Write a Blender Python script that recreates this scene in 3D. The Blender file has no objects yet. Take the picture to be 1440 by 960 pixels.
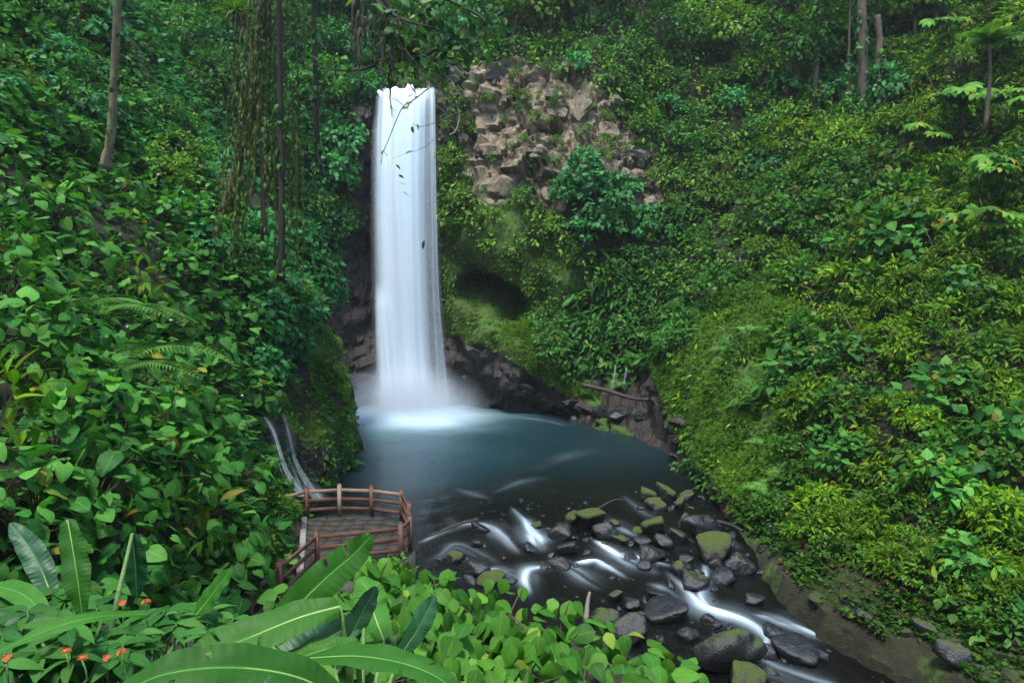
import bpy, bmesh, math
import numpy as np
from mathutils import Vector, Matrix, Euler

rs = np.random.RandomState(11)
sc = bpy.context.scene
COL = sc.collection

# ------------------------------------------------------------------ camera
TH = math.atan(80 / 960.0)
CAM = np.array([0.0, 0.0, 10.5])
cam_d = bpy.data.cameras.new("camera")
cam_d.lens = 24.0
cam_d.sensor_width = 36.0
cam_d.sensor_fit = 'HORIZONTAL'
cam_d.clip_start = 0.05
cam_d.clip_end = 1000
cam = bpy.data.objects.new("camera", cam_d)
cam.location = CAM
cam.rotation_euler = (math.pi / 2 - TH, 0, 0)
COL.objects.link(cam)
sc.camera = cam

# ------------------------------------------------------------------ light
SUN_EL, SUN_ROT = math.radians(66), math.radians(200)
world = bpy.data.worlds.new("World")
sc.world = world
world.use_nodes = True
wn, wl = world.node_tree.nodes, world.node_tree.links
sky = wn.new('ShaderNodeTexSky')
sky.sky_type = 'NISHITA'
sky.sun_disc = False
sky.sun_elevation = SUN_EL
sky.sun_rotation = SUN_ROT
sky.dust_density = 0.8
sky.air_density = 1.25
wl.new(sky.outputs[0], wn['Background'].inputs['Color'])
wn['Background'].inputs['Strength'].default_value = 0.09
sun_d = bpy.data.lights.new("sun", 'SUN')
sun_d.energy = 1.5
sun_d.angle = math.radians(12)
sun_d.color = (1.0, 0.98, 0.93)
sun = bpy.data.objects.new("sun", sun_d)
_sd = Vector((math.sin(SUN_ROT) * math.cos(SUN_EL), math.cos(SUN_ROT) * math.cos(SUN_EL), math.sin(SUN_EL)))
sun.rotation_euler = _sd.to_track_quat('Z', 'Y').to_euler()
sun.location = (0, 0, 60)
COL.objects.link(sun)
vs = sc.view_settings
vs.view_transform = 'Standard'
vs.look = 'None'
vs.gamma = 1
vs.use_curve_mapping = False
vs.exposure = 2.1
cy = sc.cycles
cy.use_denoising = True
try:
    cy.denoiser = 'OPENIMAGEDENOISE'
except Exception:
    pass
cy.max_bounces = 7
cy.diffuse_bounces = 4
cy.glossy_bounces = 3
cy.transmission_bounces = 4
cy.transparent_max_bounces = 24
cy.volume_bounces = 1
cy.volume_step_rate = 2.0
cy.sample_clamp_indirect = 6

# ------------------------------------------------------------------ maths helpers
CT, ST = math.cos(TH), math.sin(TH)


def P(px, py, d):
    xc, yc = (px - 720) / 960.0, (480 - py) / 960.0
    v = np.array([xc, CT + yc * ST, -ST + yc * CT])
    return CAM + v * (d / v[1])


def proj(p):
    q = np.asarray(p, float) - CAM
    dep = q[..., 1] * CT - q[..., 2] * ST
    up = q[..., 1] * ST + q[..., 2] * CT
    dep = np.where(np.abs(dep) < 1e-3, 1e-3, dep)
    return 720 + 960 * q[..., 0] / dep, 480 - 960 * up / dep, dep


def smooth(a, b, x):
    t = np.clip((x - a) / (b - a), 0, 1)
    return t * t * (3 - 2 * t)


def norm(v):
    v = np.asarray(v, float)
    return v / np.maximum(np.linalg.norm(v, axis=-1, keepdims=True), 1e-9)


def _hash(ix, iy, iz, seed):
    with np.errstate(over='ignore'):
        h = (ix.astype(np.uint32) * np.uint32(374761393) + iy.astype(np.uint32) * np.uint32(668265263)
             + iz.astype(np.uint32) * np.uint32(2246822519) + np.uint32((seed * 3266489917) & 0xffffffff))
        h ^= h >> np.uint32(13)
        h *= np.uint32(1274126177)
        h ^= h >> np.uint32(16)
        h *= np.uint32(2654435761)
        h ^= h >> np.uint32(15)
    return h.astype(np.float64) / 4294967296.0


def vnoise(p, seed=0):
    f = np.floor(p)
    i = f.astype(np.int64)
    t = p - f
    t = t * t * t * (t * (t * 6 - 15) + 10)
    out = 0
    for dx in (0, 1):
        for dy in (0, 1):
            for dz in (0, 1):
                w = ((t[..., 0] if dx else 1 - t[..., 0]) * (t[..., 1] if dy else 1 - t[..., 1])
                     * (t[..., 2] if dz else 1 - t[..., 2]))
                out = out + w * _hash(i[..., 0] + dx, i[..., 1] + dy, i[..., 2] + dz, seed)
    return out * 2 - 1


def fbm(p, freq, octv=4, seed=0, gain=0.5):
    p = np.asarray(p, float) * freq
    a, s, out = 1.0, 0.0, 0
    for o in range(octv):
        out = out + a * vnoise(p + 17.3 * o, seed + o * 7)
        s += a
        a *= gain
        p = p * 2.03
    return out / s


def worley(p, seed=0):
    f = np.floor(p).astype(np.int64)
    b1 = np.full(p.shape[:-1], 9.0)
    b2 = np.full(p.shape[:-1], 9.0)
    idv = np.zeros(p.shape[:-1])
    til = np.zeros(p.shape[:-1])
    for dx in (-1, 0, 1):
        for dy in (-1, 0, 1):
            for dz in (-1, 0, 1):
                c = f + np.array([dx, dy, dz])
                q = np.stack([_hash(c[..., 0], c[..., 1], c[..., 2], seed + k) for k in (1, 2, 3)], -1) + c
                dd = np.linalg.norm(q - p, axis=-1)
                near = dd < b1
                tl = np.stack([_hash(c[..., 0], c[..., 1], c[..., 2], seed + k) for k in (21, 22)], -1) - .5
                til = np.where(near, (p - q)[..., 0] * tl[..., 0] + (p - q)[..., 2] * tl[..., 1], til)
                b2 = np.where(near, b1, np.minimum(b2, dd))
                idv = np.where(near, _hash(c[..., 0], c[..., 1], c[..., 2], seed + 9), idv)
                b1 = np.where(near, dd, b1)
    return b1, b2, idv, til


def inpoly(px, py, poly):
    ins = np.zeros(np.shape(px), bool)
    n = len(poly)
    for i in range(n):
        x0, y0 = poly[i]
        x1, y1 = poly[(i + 1) % n]
        c = ((y0 > py) != (y1 > py)) & (px < (x1 - x0) * (py - y0) / ((y1 - y0) + 1e-9) + x0)
        ins ^= c
    return ins


def crom(pts, m):
    pts = np.asarray(pts, float)
    n = len(pts)
    ext = np.concatenate([[2 * pts[0] - pts[1]], pts, [2 * pts[-1] - pts[-2]]])
    t = np.linspace(0, n - 1 - 1e-6, m)
    i = np.floor(t).astype(int)
    f = (t - i).reshape((-1,) + (1,) * (pts.ndim - 1))
    a, b, c, d = ext[i], ext[i + 1], ext[i + 2], ext[i + 3]
    return 0.5 * ((2 * b) + (c - a) * f + (2 * a - 5 * b + 4 * c - d) * f ** 2 + (-a + 3 * b - 3 * c + d) * f ** 3)


def resample(poly, m):
    seg = np.linalg.norm(np.diff(poly, axis=0), axis=1)
    s = np.concatenate([[0], np.cumsum(seg)])
    t = np.linspace(0, s[-1], m)
    return np.stack([np.interp(t, s, poly[:, k]) for k in range(3)], -1)


# ------------------------------------------------------------------ mesh helpers
def raw_mesh(name, verts, loops, totals, uv=None, smooth_f=True, attrs=None):
    verts = np.ascontiguousarray(verts, np.float32)
    loops = np.ascontiguousarray(loops, np.int32)
    totals = np.ascontiguousarray(totals, np.int32)
    me = bpy.data.meshes.new(name)
    me.vertices.add(len(verts))
    me.vertices.foreach_set('co', verts.ravel())
    me.loops.add(len(loops))
    me.loops.foreach_set('vertex_index', loops)
    me.polygons.add(len(totals))
    st = np.concatenate([[0], np.cumsum(totals)[:-1]]).astype(np.int32)
    me.polygons.foreach_set('loop_start', st)
    me.polygons.foreach_set('loop_total', totals)
    if uv is not None:
        l = me.uv_layers.new(name='UVMap')
        l.data.foreach_set('uv', np.ascontiguousarray(np.asarray(uv, np.float32)[loops]).ravel())
    if smooth_f:
        me.polygons.foreach_set('use_smooth', np.ones(len(totals), bool))
    for k, v in (attrs or {}).items():
        a = me.attributes.new(k, 'FLOAT', 'POINT')
        a.data.foreach_set('value', np.ascontiguousarray(v, np.float32))
    me.update(calc_edges=True)
    return me


def grid_mesh(name, G, attrs=None, smooth_f=True, keep=None, uv=None):
    a, b = G.shape[:2]
    idx = np.arange(a * b).reshape(a, b)
    q = np.stack([idx[:-1, :-1], idx[1:, :-1], idx[1:, 1:], idx[:-1, 1:]], -1).reshape(-1, 4)
    if keep is not None:
        k = keep[:-1, :-1] | keep[1:, :-1] | keep[1:, 1:] | keep[:-1, 1:]
        q = q[k.ravel()]
    return raw_mesh(name, G.reshape(-1, 3), q.ravel(), np.full(len(q), 4), uv=uv,
                    attrs={k: v.ravel() for k, v in (attrs or {}).items()}, smooth_f=smooth_f)


class MB:
    """collects simple shapes into one mesh"""

    def __init__(s):
        s.v, s.l, s.t, s.n = [], [], [], 0

    def add(s, v, faces):
        s.v.append(np.asarray(v, float))
        for f in faces:
            s.l.extend([i + s.n for i in f])
            s.t.append(len(f))
        s.n += len(v)

    def box(s, lo, hi):
        x0, y0, z0 = lo
        x1, y1, z1 = hi
        s.add([(x0, y0, z0), (x1, y0, z0), (x1, y1, z0), (x0, y1, z0), (x0, y0, z1), (x1, y0, z1), (x1, y1, z1), (x0, y1, z1)],
              [(0, 3, 2, 1), (4, 5, 6, 7), (0, 1, 5, 4), (1, 2, 6, 5), (2, 3, 7, 6), (3, 0, 4, 7)])

    def prism(s, poly, z0, z1, inset=0.0):
        n = len(poly)
        c = np.mean(np.asarray(poly, float), axis=0)
        top = [tuple(c + (np.asarray(p) - c) * (1 - inset)) for p in poly]
        s.add([(x, y, z0) for x, y in poly] + [(x, y, z1) for x, y in top],
              [tuple(range(n))[::-1], tuple(range(n, 2 * n))] + [(i, (i + 1) % n, n + (i + 1) % n, n + i) for i in range(n)])

    def bar(s, a, b, w, h, ch=0.15):
        a, b = np.asarray(a, float), np.asarray(b, float)
        d = norm(b - a)
        up = np.array([0, 0, 1.0]) if abs(d[2]) < .9 else np.array([0, 1.0, 0])
        x = norm(np.cross(d, up))
        y = np.cross(x, d)
        c = min(w, h) * ch
        prof = [(-w / 2 + c, -h / 2), (w / 2 - c, -h / 2), (w / 2, -h / 2 + c), (w / 2, h / 2 - c), (w / 2 - c, h / 2),
                (-w / 2 + c, h / 2), (-w / 2, h / 2 - c), (-w / 2, -h / 2 + c)]
        v = [a + x * p + y * q for p, q in prof] + [b + x * p + y * q for p, q in prof]
        s.add(v, [tuple(range(8)), tuple(range(8, 16))[::-1]] + [(i, i + 8, (i + 1) % 8 + 8, (i + 1) % 8) for i in range(8)])

    def tube(s, pts, rad, n=6, bump=0.0, seed=0):
        pts = np.asarray(pts, float)
        m = len(pts)
        rad = np.broadcast_to(np.asarray(rad, float), (m,))
        tan = norm(np.gradient(pts, axis=0))
        ref = np.array([0.31, 0.9, 0.17])
        x = norm(np.cross(tan, ref))
        y = np.cross(tan, x)
        an = np.linspace(0, 2 * np.pi, n, endpoint=False)
        v = pts[:, None] + rad[:, None, None] * (np.cos(an)[None, :, None] * x[:, None] + np.sin(an)[None, :, None] * y[:, None])
        if bump:
            o = v - pts[:, None]
            v = v + o * (bump * fbm(v, 1.6 / max(rad.max(), .02), 2, seed))[..., None]
        f = []
        for i in range(m - 1):
            for k in range(n):
                f.append((i * n + k, i * n + (k + 1) % n, (i + 1) * n + (k + 1) % n, (i + 1) * n + k))
        f.append(tuple(range(n))[::-1])
        f.append(tuple(range((m - 1) * n, m * n)))
        s.add(v.reshape(-1, 3), f)

    def mesh(s, name, smooth_f=False):
        return raw_mesh(name, np.concatenate(s.v), s.l, s.t, smooth_f=smooth_f)


def link(name, me, mat=None, parent=None, loc=None, rot=None, scale=None, mtx=None):
    if mat is not None and not me.materials:
        me.materials.append(mat)
    o = bpy.data.objects.new(name, me)
    COL.objects.link(o)
    if parent is not None:
        o.parent = parent
    if mtx is not None:
        o.matrix_basis = mtx
    else:
        if loc is not None:
            o.location = loc
        if rot is not None:
            o.rotation_euler = rot
        if scale is not None:
            o.scale = scale if hasattr(scale, '__len__') else (scale,) * 3
    return o


def tag(o, label=None, cat=None, group=None, kind=None):
    if label:
        o['label'] = label
    if cat:
        o['category'] = cat
    if group:
        o['group'] = group
    if kind:
        o['kind'] = kind
    return o


def root(name, loc, label=None, cat=None, group=None, rot=(0, 0, 0), scale=1.0):
    o = bpy.data.objects.new(name, None)
    o.empty_display_size = 0.2
    COL.objects.link(o)
    o.location = loc
    o.rotation_euler = rot
    o.scale = (scale,) * 3
    return tag(o, label, cat, group)


# ------------------------------------------------------------------ leaves
def leaf_tpl(nr, nc, wfun, length=1.0, fold=0.25, droop=0.25, lobe=0.0, wave=0.0, seed=0):
    """unit leaf: base at the origin, blade along +Y, upper face +Z"""
    ts = np.linspace(0, 1, nr)
    ss = np.linspace(-1, 1, 2 * nc + 1)
    V, UV = [], []
    for i, t in enumerate(ts):
        w = max(wfun(t), 0.004)
        for s_ in ss:
            x = s_ * w
            y = t - lobe * (abs(s_) ** 2) * (1 - t) ** 1.5
            z = fold * abs(x) - droop * t * t - 0.35 * droop * (s_ * s_) * w + wave * math.sin(7 * t + seed + 2 * s_) * abs(s_)
            V.append((x, y * length, z))
            UV.append((s_ * 0.5 + 0.5, t))
    m = 2 * nc + 1
    F = [(i * m + k, i * m + k + 1, (i + 1) * m + k + 1, (i + 1) * m + k) for i in range(nr - 1) for k in range(m - 1)]
    return np.array(V), np.array(F), np.array(UV)


def w_ovate(t):
    return 0.42 * math.sin(math.pi * min(1, t ** 0.75)) ** 0.8 * (1 - 0.25 * t) if 0 < t < 1 else 0.0


def w_heart(t):
    return 0.50 * (1 - t ** 2.4) ** 0.75 * min(1.0, .42 + 2.6 * t) if t < 1 else 0.0


def w_lance(t):
    return 0.17 * math.sin(math.pi * t ** 0.8) ** 0.9 if 0 < t < 1 else 0.0


def w_strap(t):
    return 0.085 * (0.6 + 0.4 * math.sin(math.pi * t)) * (1 - t ** 4)


T_SMALL = leaf_tpl(3, 1, lambda t: 0.27 if t == .5 else 0.01, droop=.2, fold=.3)
T_SMALLR = leaf_tpl(4, 1, w_ovate, droop=.25, fold=.25)
T_LANCE = leaf_tpl(4, 1, w_lance, droop=.4, fold=.4)
T_HEARTS = [leaf_tpl(8, 2, w_heart, droop=d, fold=f, lobe=.22, wave=wv, seed=k)
            for k, (d, f, wv) in enumerate([(.22, .06, .03), (.32, .15, .04), (.12, -.1, .05), (.28, .0, .06)])]
T_OVATES = [leaf_tpl(7, 2, w_ovate, droop=d, fold=f, lobe=.05, wave=wv, seed=k)
            for k, (d, f, wv) in enumerate([(.25, .2, .02), (.4, .3, .03), (.15, .1, .03), (.3, -.05, .04)])]
T_LANCES = [leaf_tpl(7, 1, w_lance, droop=d, fold=.5, wave=.01, seed=k) for k, d in enumerate((.3, .5, .15))]
T_BLADE = leaf_tpl(2, 1, lambda t: 0.05 if t < .5 else 0.008, droop=.1, fold=0)


def frames(axis, nrm):
    axis = norm(axis)
    x = norm(np.cross(axis, nrm))
    z = np.cross(x, axis)
    return np.stack([x, axis, z], -1)


def join_leaves(name, tpl, pos, axis, nrm, size, smooth_f=True):
    V, F, UV = tpl
    R = frames(axis, nrm)
    W = pos[:, None] + np.einsum('nij,vj->nvi', R, V) * np.asarray(size)[:, None, None]
    n, k = len(pos), len(V)
    L = (F[None] + (np.arange(n) * k)[:, None, None]).reshape(-1)
    return raw_mesh(name, W.reshape(-1, 3), L, np.full(n * len(F), F.shape[1]), uv=np.tile(UV, (n, 1)), smooth_f=smooth_f)


def leaf_mesh(name, tpl):
    V, F, UV = tpl
    return raw_mesh(name, V, F.ravel(), np.full(len(F), F.shape[1]), uv=UV)


def rdir(n, r=rs):
    return norm(r.normal(size=(n, 3)))


def leaf_orient(out, r, up=.8, outw=.9, drop=.35, jit=.45):
    n = len(out)
    axis = norm(out * outw + np.array([0, 0, -drop]) + r.normal(size=(n, 3)) * jit)
    nr = norm(out * .45 + np.array([0, 0, up]) + r.normal(size=(n, 3)) * jit * .8)
    return axis, nr


def mtx_leaf(pos, axis, nrm, size):
    R = frames(np.asarray(axis)[None], np.asarray(nrm)[None])[0] * size
    return Matrix(((R[0, 0], R[0, 1], R[0, 2], pos[0]), (R[1, 0], R[1, 1], R[1, 2], pos[1]), (R[2, 0], R[2, 1], R[2, 2], pos[2]), (0, 0, 0, 1)))


# ------------------------------------------------------------------ materials
def new_mat(name):
    m = bpy.data.materials.new(name)
    m.use_nodes = True
    nt = m.node_tree
    b = nt.nodes['Principled BSDF']
    return m, nt, b


def nd(nt, t, **kw):
    n = nt.nodes.new(t)
    for k, v in kw.items():
        setattr(n, k, v)
    return n


def mixc(nt, fac, a, b, typ='MIX'):
    n = nt.nodes.new('ShaderNodeMix')
    n.data_type = 'RGBA'
    n.blend_type = typ
    for sock, val in ((n.inputs['Factor'], fac), (n.inputs['A'], a), (n.inputs['B'], b)):
        if isinstance(val, (tuple, list)):
            sock.default_value = tuple(val) + ((1,) if len(val) == 3 else ())
        elif isinstance(val, (int, float)):
            sock.default_value = val
        else:
            nt.links.new(val, sock)
    return n.outputs['Result']


def math_n(nt, op, a, b=None, clamp=False):
    n = nt.nodes.new('ShaderNodeMath')
    n.operation = op
    n.use_clamp = clamp
    for i, v in enumerate((a, b)):
        if v is None:
            continue
        if isinstance(v, (int, float)):
            n.inputs[i].default_value = v
        else:
            nt.links.new(v, n.inputs[i])
    return n.outputs[0]


def ramp(nt, fac, stops, interp='LINEAR'):
    n = nt.nodes.new('ShaderNodeValToRGB')
    n.color_ramp.interpolation = interp
    e = n.color_ramp.elements
    while len(e) < len(stops):
        e.new(0.5)
    for el, (p, c) in zip(e, stops):
        el.position = p
        el.color = tuple(c) + ((1,) if len(c) == 3 else ())
    nt.links.new(fac, n.inputs[0])
    return n.outputs[0]


def noise_n(nt, scale, detail=4, vec=None, rough=.55, dist=0.0):
    n = nt.nodes.new('ShaderNodeTexNoise')
    n.inputs['Scale'].default_value = scale
    n.inputs['Detail'].default_value = detail
    n.inputs['Roughness'].default_value = rough
    n.inputs['Distortion'].default_value = dist
    if vec is not None:
        nt.links.new(vec, n.inputs['Vector'])
    return n.outputs['Fac']


def attr_n(nt, name):
    n = nt.nodes.new('ShaderNodeAttribute')
    n.attribute_name = name
    return n.outputs['Fac']


def bump_n(nt, h, strength=.4, dist=.1, b=None):
    n = nt.nodes.new('ShaderNodeBump')
    n.inputs['Strength'].default_value = strength
    n.inputs['Distance'].default_value = dist
    nt.links.new(h, n.inputs['Height'])
    if b is not None:
        nt.links.new(n.outputs[0], b.inputs['Normal'])
    return n.outputs[0]


def leaf_mat(name, dark, mid, light, odd=None, oddf=.04, vein=.35, veins=9.0, rough=.46, trans=.28, spec=.11):
    m, nt, b = new_mat(name)
    L = nt.links
    oi = nd(nt, 'ShaderNodeObjectInfo')
    ge = nd(nt, 'ShaderNodeNewGeometry')
    r = math_n(nt, 'FRACT', math_n(nt, 'ADD', math_n(nt, 'MULTIPLY', oi.outputs['Random'], 7.31), ge.outputs['Random Per Island']))
    stops = [(0.0, dark), (.45, mid), (.9, light)]
    if odd:
        stops += [(1 - oddf - .01, light), (1 - oddf, odd)]
    col = ramp(nt, r, stops)
    # whole-plant tone
    tone = math_n(nt, 'ADD', math_n(nt, 'MULTIPLY', math_n(nt, 'FRACT', math_n(nt, 'MULTIPLY', oi.outputs['Random'], 3.7)), .8), .6)
    tn = nd(nt, 'ShaderNodeCombineColor')
    for i in range(3):
        L.new(tone, tn.inputs[i])
    col = mixc(nt, 1.0, col, tn.outputs[0], 'MULTIPLY')
    uv = nd(nt, 'ShaderNodeUVMap')
    sep = nd(nt, 'ShaderNodeSeparateXYZ')
    L.new(uv.outputs[0], sep.inputs[0])
    ax = math_n(nt, 'ABSOLUTE', math_n(nt, 'SUBTRACT', sep.outputs[0], .5))
    rib = math_n(nt, 'SUBTRACT', 1.0, math_n(nt, 'MULTIPLY', ax, 28.0), True)
    sv = math_n(nt, 'SUBTRACT', math_n(nt, 'MULTIPLY', sep.outputs[1], veins), math_n(nt, 'MULTIPLY', ax, veins * .9))
    fr = math_n(nt, 'ABSOLUTE', math_n(nt, 'SUBTRACT', math_n(nt, 'FRACT', sv), .5))
    lat = math_n(nt, 'SUBTRACT', 1.0, math_n(nt, 'MULTIPLY', fr, 9.0), True)
    vv = math_n(nt, 'MAXIMUM', rib, math_n(nt, 'MULTIPLY', lat, .45))
    col2 = mixc(nt, math_n(nt, 'MULTIPLY', vv, vein), col, tuple(min(1, c * 2.2 + .02) for c in light))
    tc = nd(nt, 'ShaderNodeTexCoord')
    nz = noise_n(nt, 5.0, 3, tc.outputs['Object'])
    col3 = mixc(nt, math_n(nt, 'MULTIPLY', nz, .55), col2, tuple(c * .55 for c in mid))
    L.new(col3, b.inputs['Base Color'])
    b.inputs['Roughness'].default_value = rough
    b.inputs['Specular IOR Level'].default_value = spec
    bump_n(nt, math_n(nt, 'ADD', math_n(nt, 'MULTIPLY', vv, -.6), math_n(nt, 'MULTIPLY', nz, .5)), .25, .02, b)
    tr = nd(nt, 'ShaderNodeBsdfTranslucent')
    L.new(mixc(nt, 1.0, col2, (1.3, 1.5, .6), 'MULTIPLY'), tr.inputs[0])
    ms = nd(nt, 'ShaderNodeMixShader')
    ms.inputs[0].default_value = trans
    L.new(b.outputs[0], ms.inputs[1])
    L.new(tr.outputs[0], ms.inputs[2])
    L.new(ms.outputs[0], nt.nodes['Material Output'].inputs['Surface'])
    return m


M = {}
M['broad'] = leaf_mat('broad_leaf', (.014, .075, .014), (.034, .155, .021), (.115, .32, .050), (.26, .19, .03), .015)
M['fore'] = leaf_mat('vine_leaf', (.020, .085, .010), (.045, .155, .016), (.095, .25, .026), (.20, .28, .03), .03)
M['slope'] = leaf_mat('slope_leaf', (.013, .058, .004), (.055, .145, .005), (.19, .33, .010), (.30, .22, .03), .025, veins=6)
M['slope2'] = leaf_mat('slope_leaf_dark', (.010, .055, .007), (.032, .115, .010), (.08, .20, .016), (.22, .17, .04), .025, veins=6)
M['far'] = leaf_mat('far_leaf', (.012, .065, .012), (.036, .135, .020), (.09, .24, .032), (.17, .17, .05), .02, vein=.15)
M['farlight'] = leaf_mat('far_leaf_light', (.028, .090, .009), (.075, .175, .014), (.15, .28, .028), (.22, .20, .07), .04, vein=.15)
M['teal'] = leaf_mat('blue_green_leaf', (.010, .078, .025), (.028, .150, .040), (.068, .26, .062), None, vein=.15)
M['herb'] = leaf_mat('herb_leaf', (.010, .070, .014), (.030, .13, .018), (.08, .22, .028), (.20, .24, .04), .06, veins=12)
M['fern'] = leaf_mat('fern_leaf', (.03, .10, .018), (.06, .16, .028), (.11, .23, .04), None, vein=.2)
M['over'] = leaf_mat('overhang_leaf', (.015, .055, .02), (.035, .11, .03), (.09, .2, .05), (.2, .28, .05), .05)
M['cecro'] = leaf_mat('umbrella_leaf', (.03, .12, .012), (.065, .19, .02), (.13, .27, .03), (.34, .24, .03), .08)
M['shrubb'] = leaf_mat('whorled_leaf', (.014, .075, .014), (.034, .13, .022), (.07, .20, .034), None)
M['banana'] = leaf_mat('banana_leaf', (.022, .105, .012), (.034, .145, .016), (.055, .19, .022), None, vein=1.0, veins=22, rough=.48, trans=.32, spec=.14)
M['banana2'] = leaf_mat('banana_leaf_dark', (.010, .058, .022), (.018, .085, .030), (.035, .12, .038), None, vein=.9, veins=24, rough=.40, spec=.3)
M['moss'] = leaf_mat('moss_blade', (.030, .098, .006), (.068, .160, .010), (.13, .235, .016), (.13, .13, .04), .06, vein=0)
M['mossdry'] = leaf_mat('olive_moss_blade', (.028, .065, .008), (.055, .105, .012), (.09, .15, .02), (.12, .09, .04), .15, vein=0)
M['litter'] = leaf_mat('fallen_leaf', (.03, .018, .01), (.075, .045, .022), (.13, .085, .045), (.16, .06, .03), .1, vein=.1)
M['hang'] = leaf_mat('hanging_moss', (.045, .055, .016), (.07, .10, .024), (.10, .17, .035), (.06, .12, .04), .2, vein=0)


def plain_mat(name, c0, c1, scale=6, rough=.8, bump=.5, dist=.05, spec=.3, stretch=None):
    m, nt, b = new_mat(name)
    tc = nd(nt, 'ShaderNodeTexCoord')
    vec = tc.outputs['Object']
    if stretch:
        mp = nd(nt, 'ShaderNodeMapping')
        mp.inputs['Scale'].default_value = stretch
        nt.links.new(vec, mp.inputs[0])
        vec = mp.outputs[0]
    n = noise_n(nt, scale, 6, vec, .65)
    n2 = noise_n(nt, scale * .23, 3, vec)
    f = math_n(nt, 'ADD', math_n(nt, 'MULTIPLY', n, .6), math_n(nt, 'MULTIPLY', n2, .5), True)
    nt.links.new(ramp(nt, f, [(.3, c0), (.72, c1)]), b.inputs['Base Color'])
    b.inputs['Roughness'].default_value = rough
    b.inputs['Specular IOR Level'].default_value = spec
    bump_n(nt, n, bump, dist, b)
    return m


M['bark'] = plain_mat('bark', (.025, .02, .014), (.11, .085, .06), 9, stretch=(1, 1, .3))
M['barkmoss'] = plain_mat('mossy_bark', (.05, .06, .022), (.24, .20, .13), 7, stretch=(1, 1, .5))
M['barkdark'] = plain_mat('dark_bark', (.012, .011, .009), (.045, .04, .03), 9, stretch=(1, 1, .3))
M['stem'] = plain_mat('stem', (.03, .035, .015), (.08, .08, .035), 20)
M['drystem'] = plain_mat('dry_stem', (.10, .075, .045), (.26, .20, .13), 12, rough=.8)
M['greenstem'] = plain_mat('green_stem', (.06, .13, .03), (.13, .22, .06), 12, rough=.5)
M['rail'] = plain_mat('red_brown_wood', (.060, .027, .019), (.145, .070, .048), 14, rough=.6, stretch=(1, 1, 1))
M['railpale'] = plain_mat('weathered_wood', (.16, .11, .075), (.34, .24, .17), 14, rough=.7)
M['concrete'] = plain_mat('wet_concrete', (.025, .023, .018), (.08, .073, .058), 3, rough=.6)
M['concpale'] = plain_mat('pale_concrete', (.12, .11, .095), (.30, .28, .25), 5, rough=.7)
M['flag'] = plain_mat('flagstone', (.026, .024, .019), (.044, .040, .032), 1.5, rough=.75, bump=.15, spec=.2)
M['gravel'] = plain_mat('stream_gravel', (.010, .008, .006), (.055, .042, .031), 9, rough=.5, spec=.5)
M['log'] = plain_mat('driftwood', (.012, .010, .008), (.05, .04, .032), 7, rough=.6)
M['logpale'] = plain_mat('pale_driftwood', (.07, .06, .048), (.20, .17, .14), 9, rough=.7)
M['petal'] = plain_mat('orange_petal', (.45, .09, .03), (.62, .20, .06), 20, rough=.5, bump=.1)
M['petal2'] = plain_mat('yellow_petal', (.65, .26, .04), (.75, .42, .08), 20, rough=.5, bump=.1)
M['white'] = plain_mat('white_petal', (.55, .55, .5), (.75, .75, .7), 20, rough=.5, bump=.1)
M['brownleaf'] = plain_mat('dead_leaf', (.03, .015, .01), (.10, .05, .03), 20)


def terrain_mat():
    m, nt, b = new_mat('cliff_ground')
    L = nt.links
    ge = nd(nt, 'ShaderNodeNewGeometry')
    pos = ge.outputs['Position']
    mp = nd(nt, 'ShaderNodeMapping')
    mp.inputs['Scale'].default_value = (1, 1, 1.9)
    mp.inputs['Rotation'].default_value = (0, .3, 0)
    L.new(pos, mp.inputs[0])
    n1 = noise_n(nt, .45, 6, pos, .6)
    n2 = noise_n(nt, 2.6, 7, pos, .7)
    n3 = noise_n(nt, 1.1, 8, mp.outputs[0], .72, .6)
    soil = ramp(nt, n2, [(.3, (.008, .0065, .004)), (.7, (.032, .024, .014))])
    soil = mixc(nt, math_n(nt, 'MULTIPLY', n1, .7), soil, (.03, .042, .012))
    moss = ramp(nt, n2, [(.28, (.016, .045, .006)), (.5, (.042, .09, .010)), (.75, (.085, .14, .018))])
    moss = mixc(nt, math_n(nt, 'SUBTRACT', math_n(nt, 'MULTIPLY', n1, 2.0), .95, True), moss, (.08, .075, .025))
    rock = ramp(nt, n3, [(.25, (.030, .024, .015)), (.40, (.105, .080, .050)), (.53, (.23, .178, .115)), (.75, (.40, .33, .235))])
    rock = mixc(nt, ramp(nt, n2, [(.45, (0, 0, 0)), (.7, (.75, .75, .75))]), rock, (.10, .085, .06))
    wet = ramp(nt, n3, [(.3, (.009, .007, .0065)), (.55, (.032, .025, .022)), (.8, (.075, .056, .045))])
    bw = math_n(nt, 'MULTIPLY', math_n(nt, 'SUBTRACT', n2, .5), .5)

    def fac(nm):
        f = math_n(nt, 'ADD', attr_n(nt, nm), bw)
        return ramp(nt, f, [(.40, (0, 0, 0)), (.60, (1, 1, 1))])
    c = mixc(nt, fac('moss'), soil, moss)
    c = mixc(nt, fac('rock'), c, rock)
    wf = fac('wet')
    c = mixc(nt, wf, c, wet)
    L.new(c, b.inputs['Base Color'])
    rr = nd(nt, 'ShaderNodeMapRange')
    rr.inputs['To Min'].default_value = .9
    rr.inputs['To Max'].default_value = .38
    L.new(wf, rr.inputs[0])
    L.new(rr.outputs[0], b.inputs['Roughness'])
    b.inputs['Specular IOR Level'].default_value = .35
    h = math_n(nt, 'ADD', math_n(nt, 'MULTIPLY', n3, .7), math_n(nt, 'MULTIPLY', n2, .5))
    bump_n(nt, h, .8, .35, b)
    return m


M['ground'] = terrain_mat()


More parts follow.
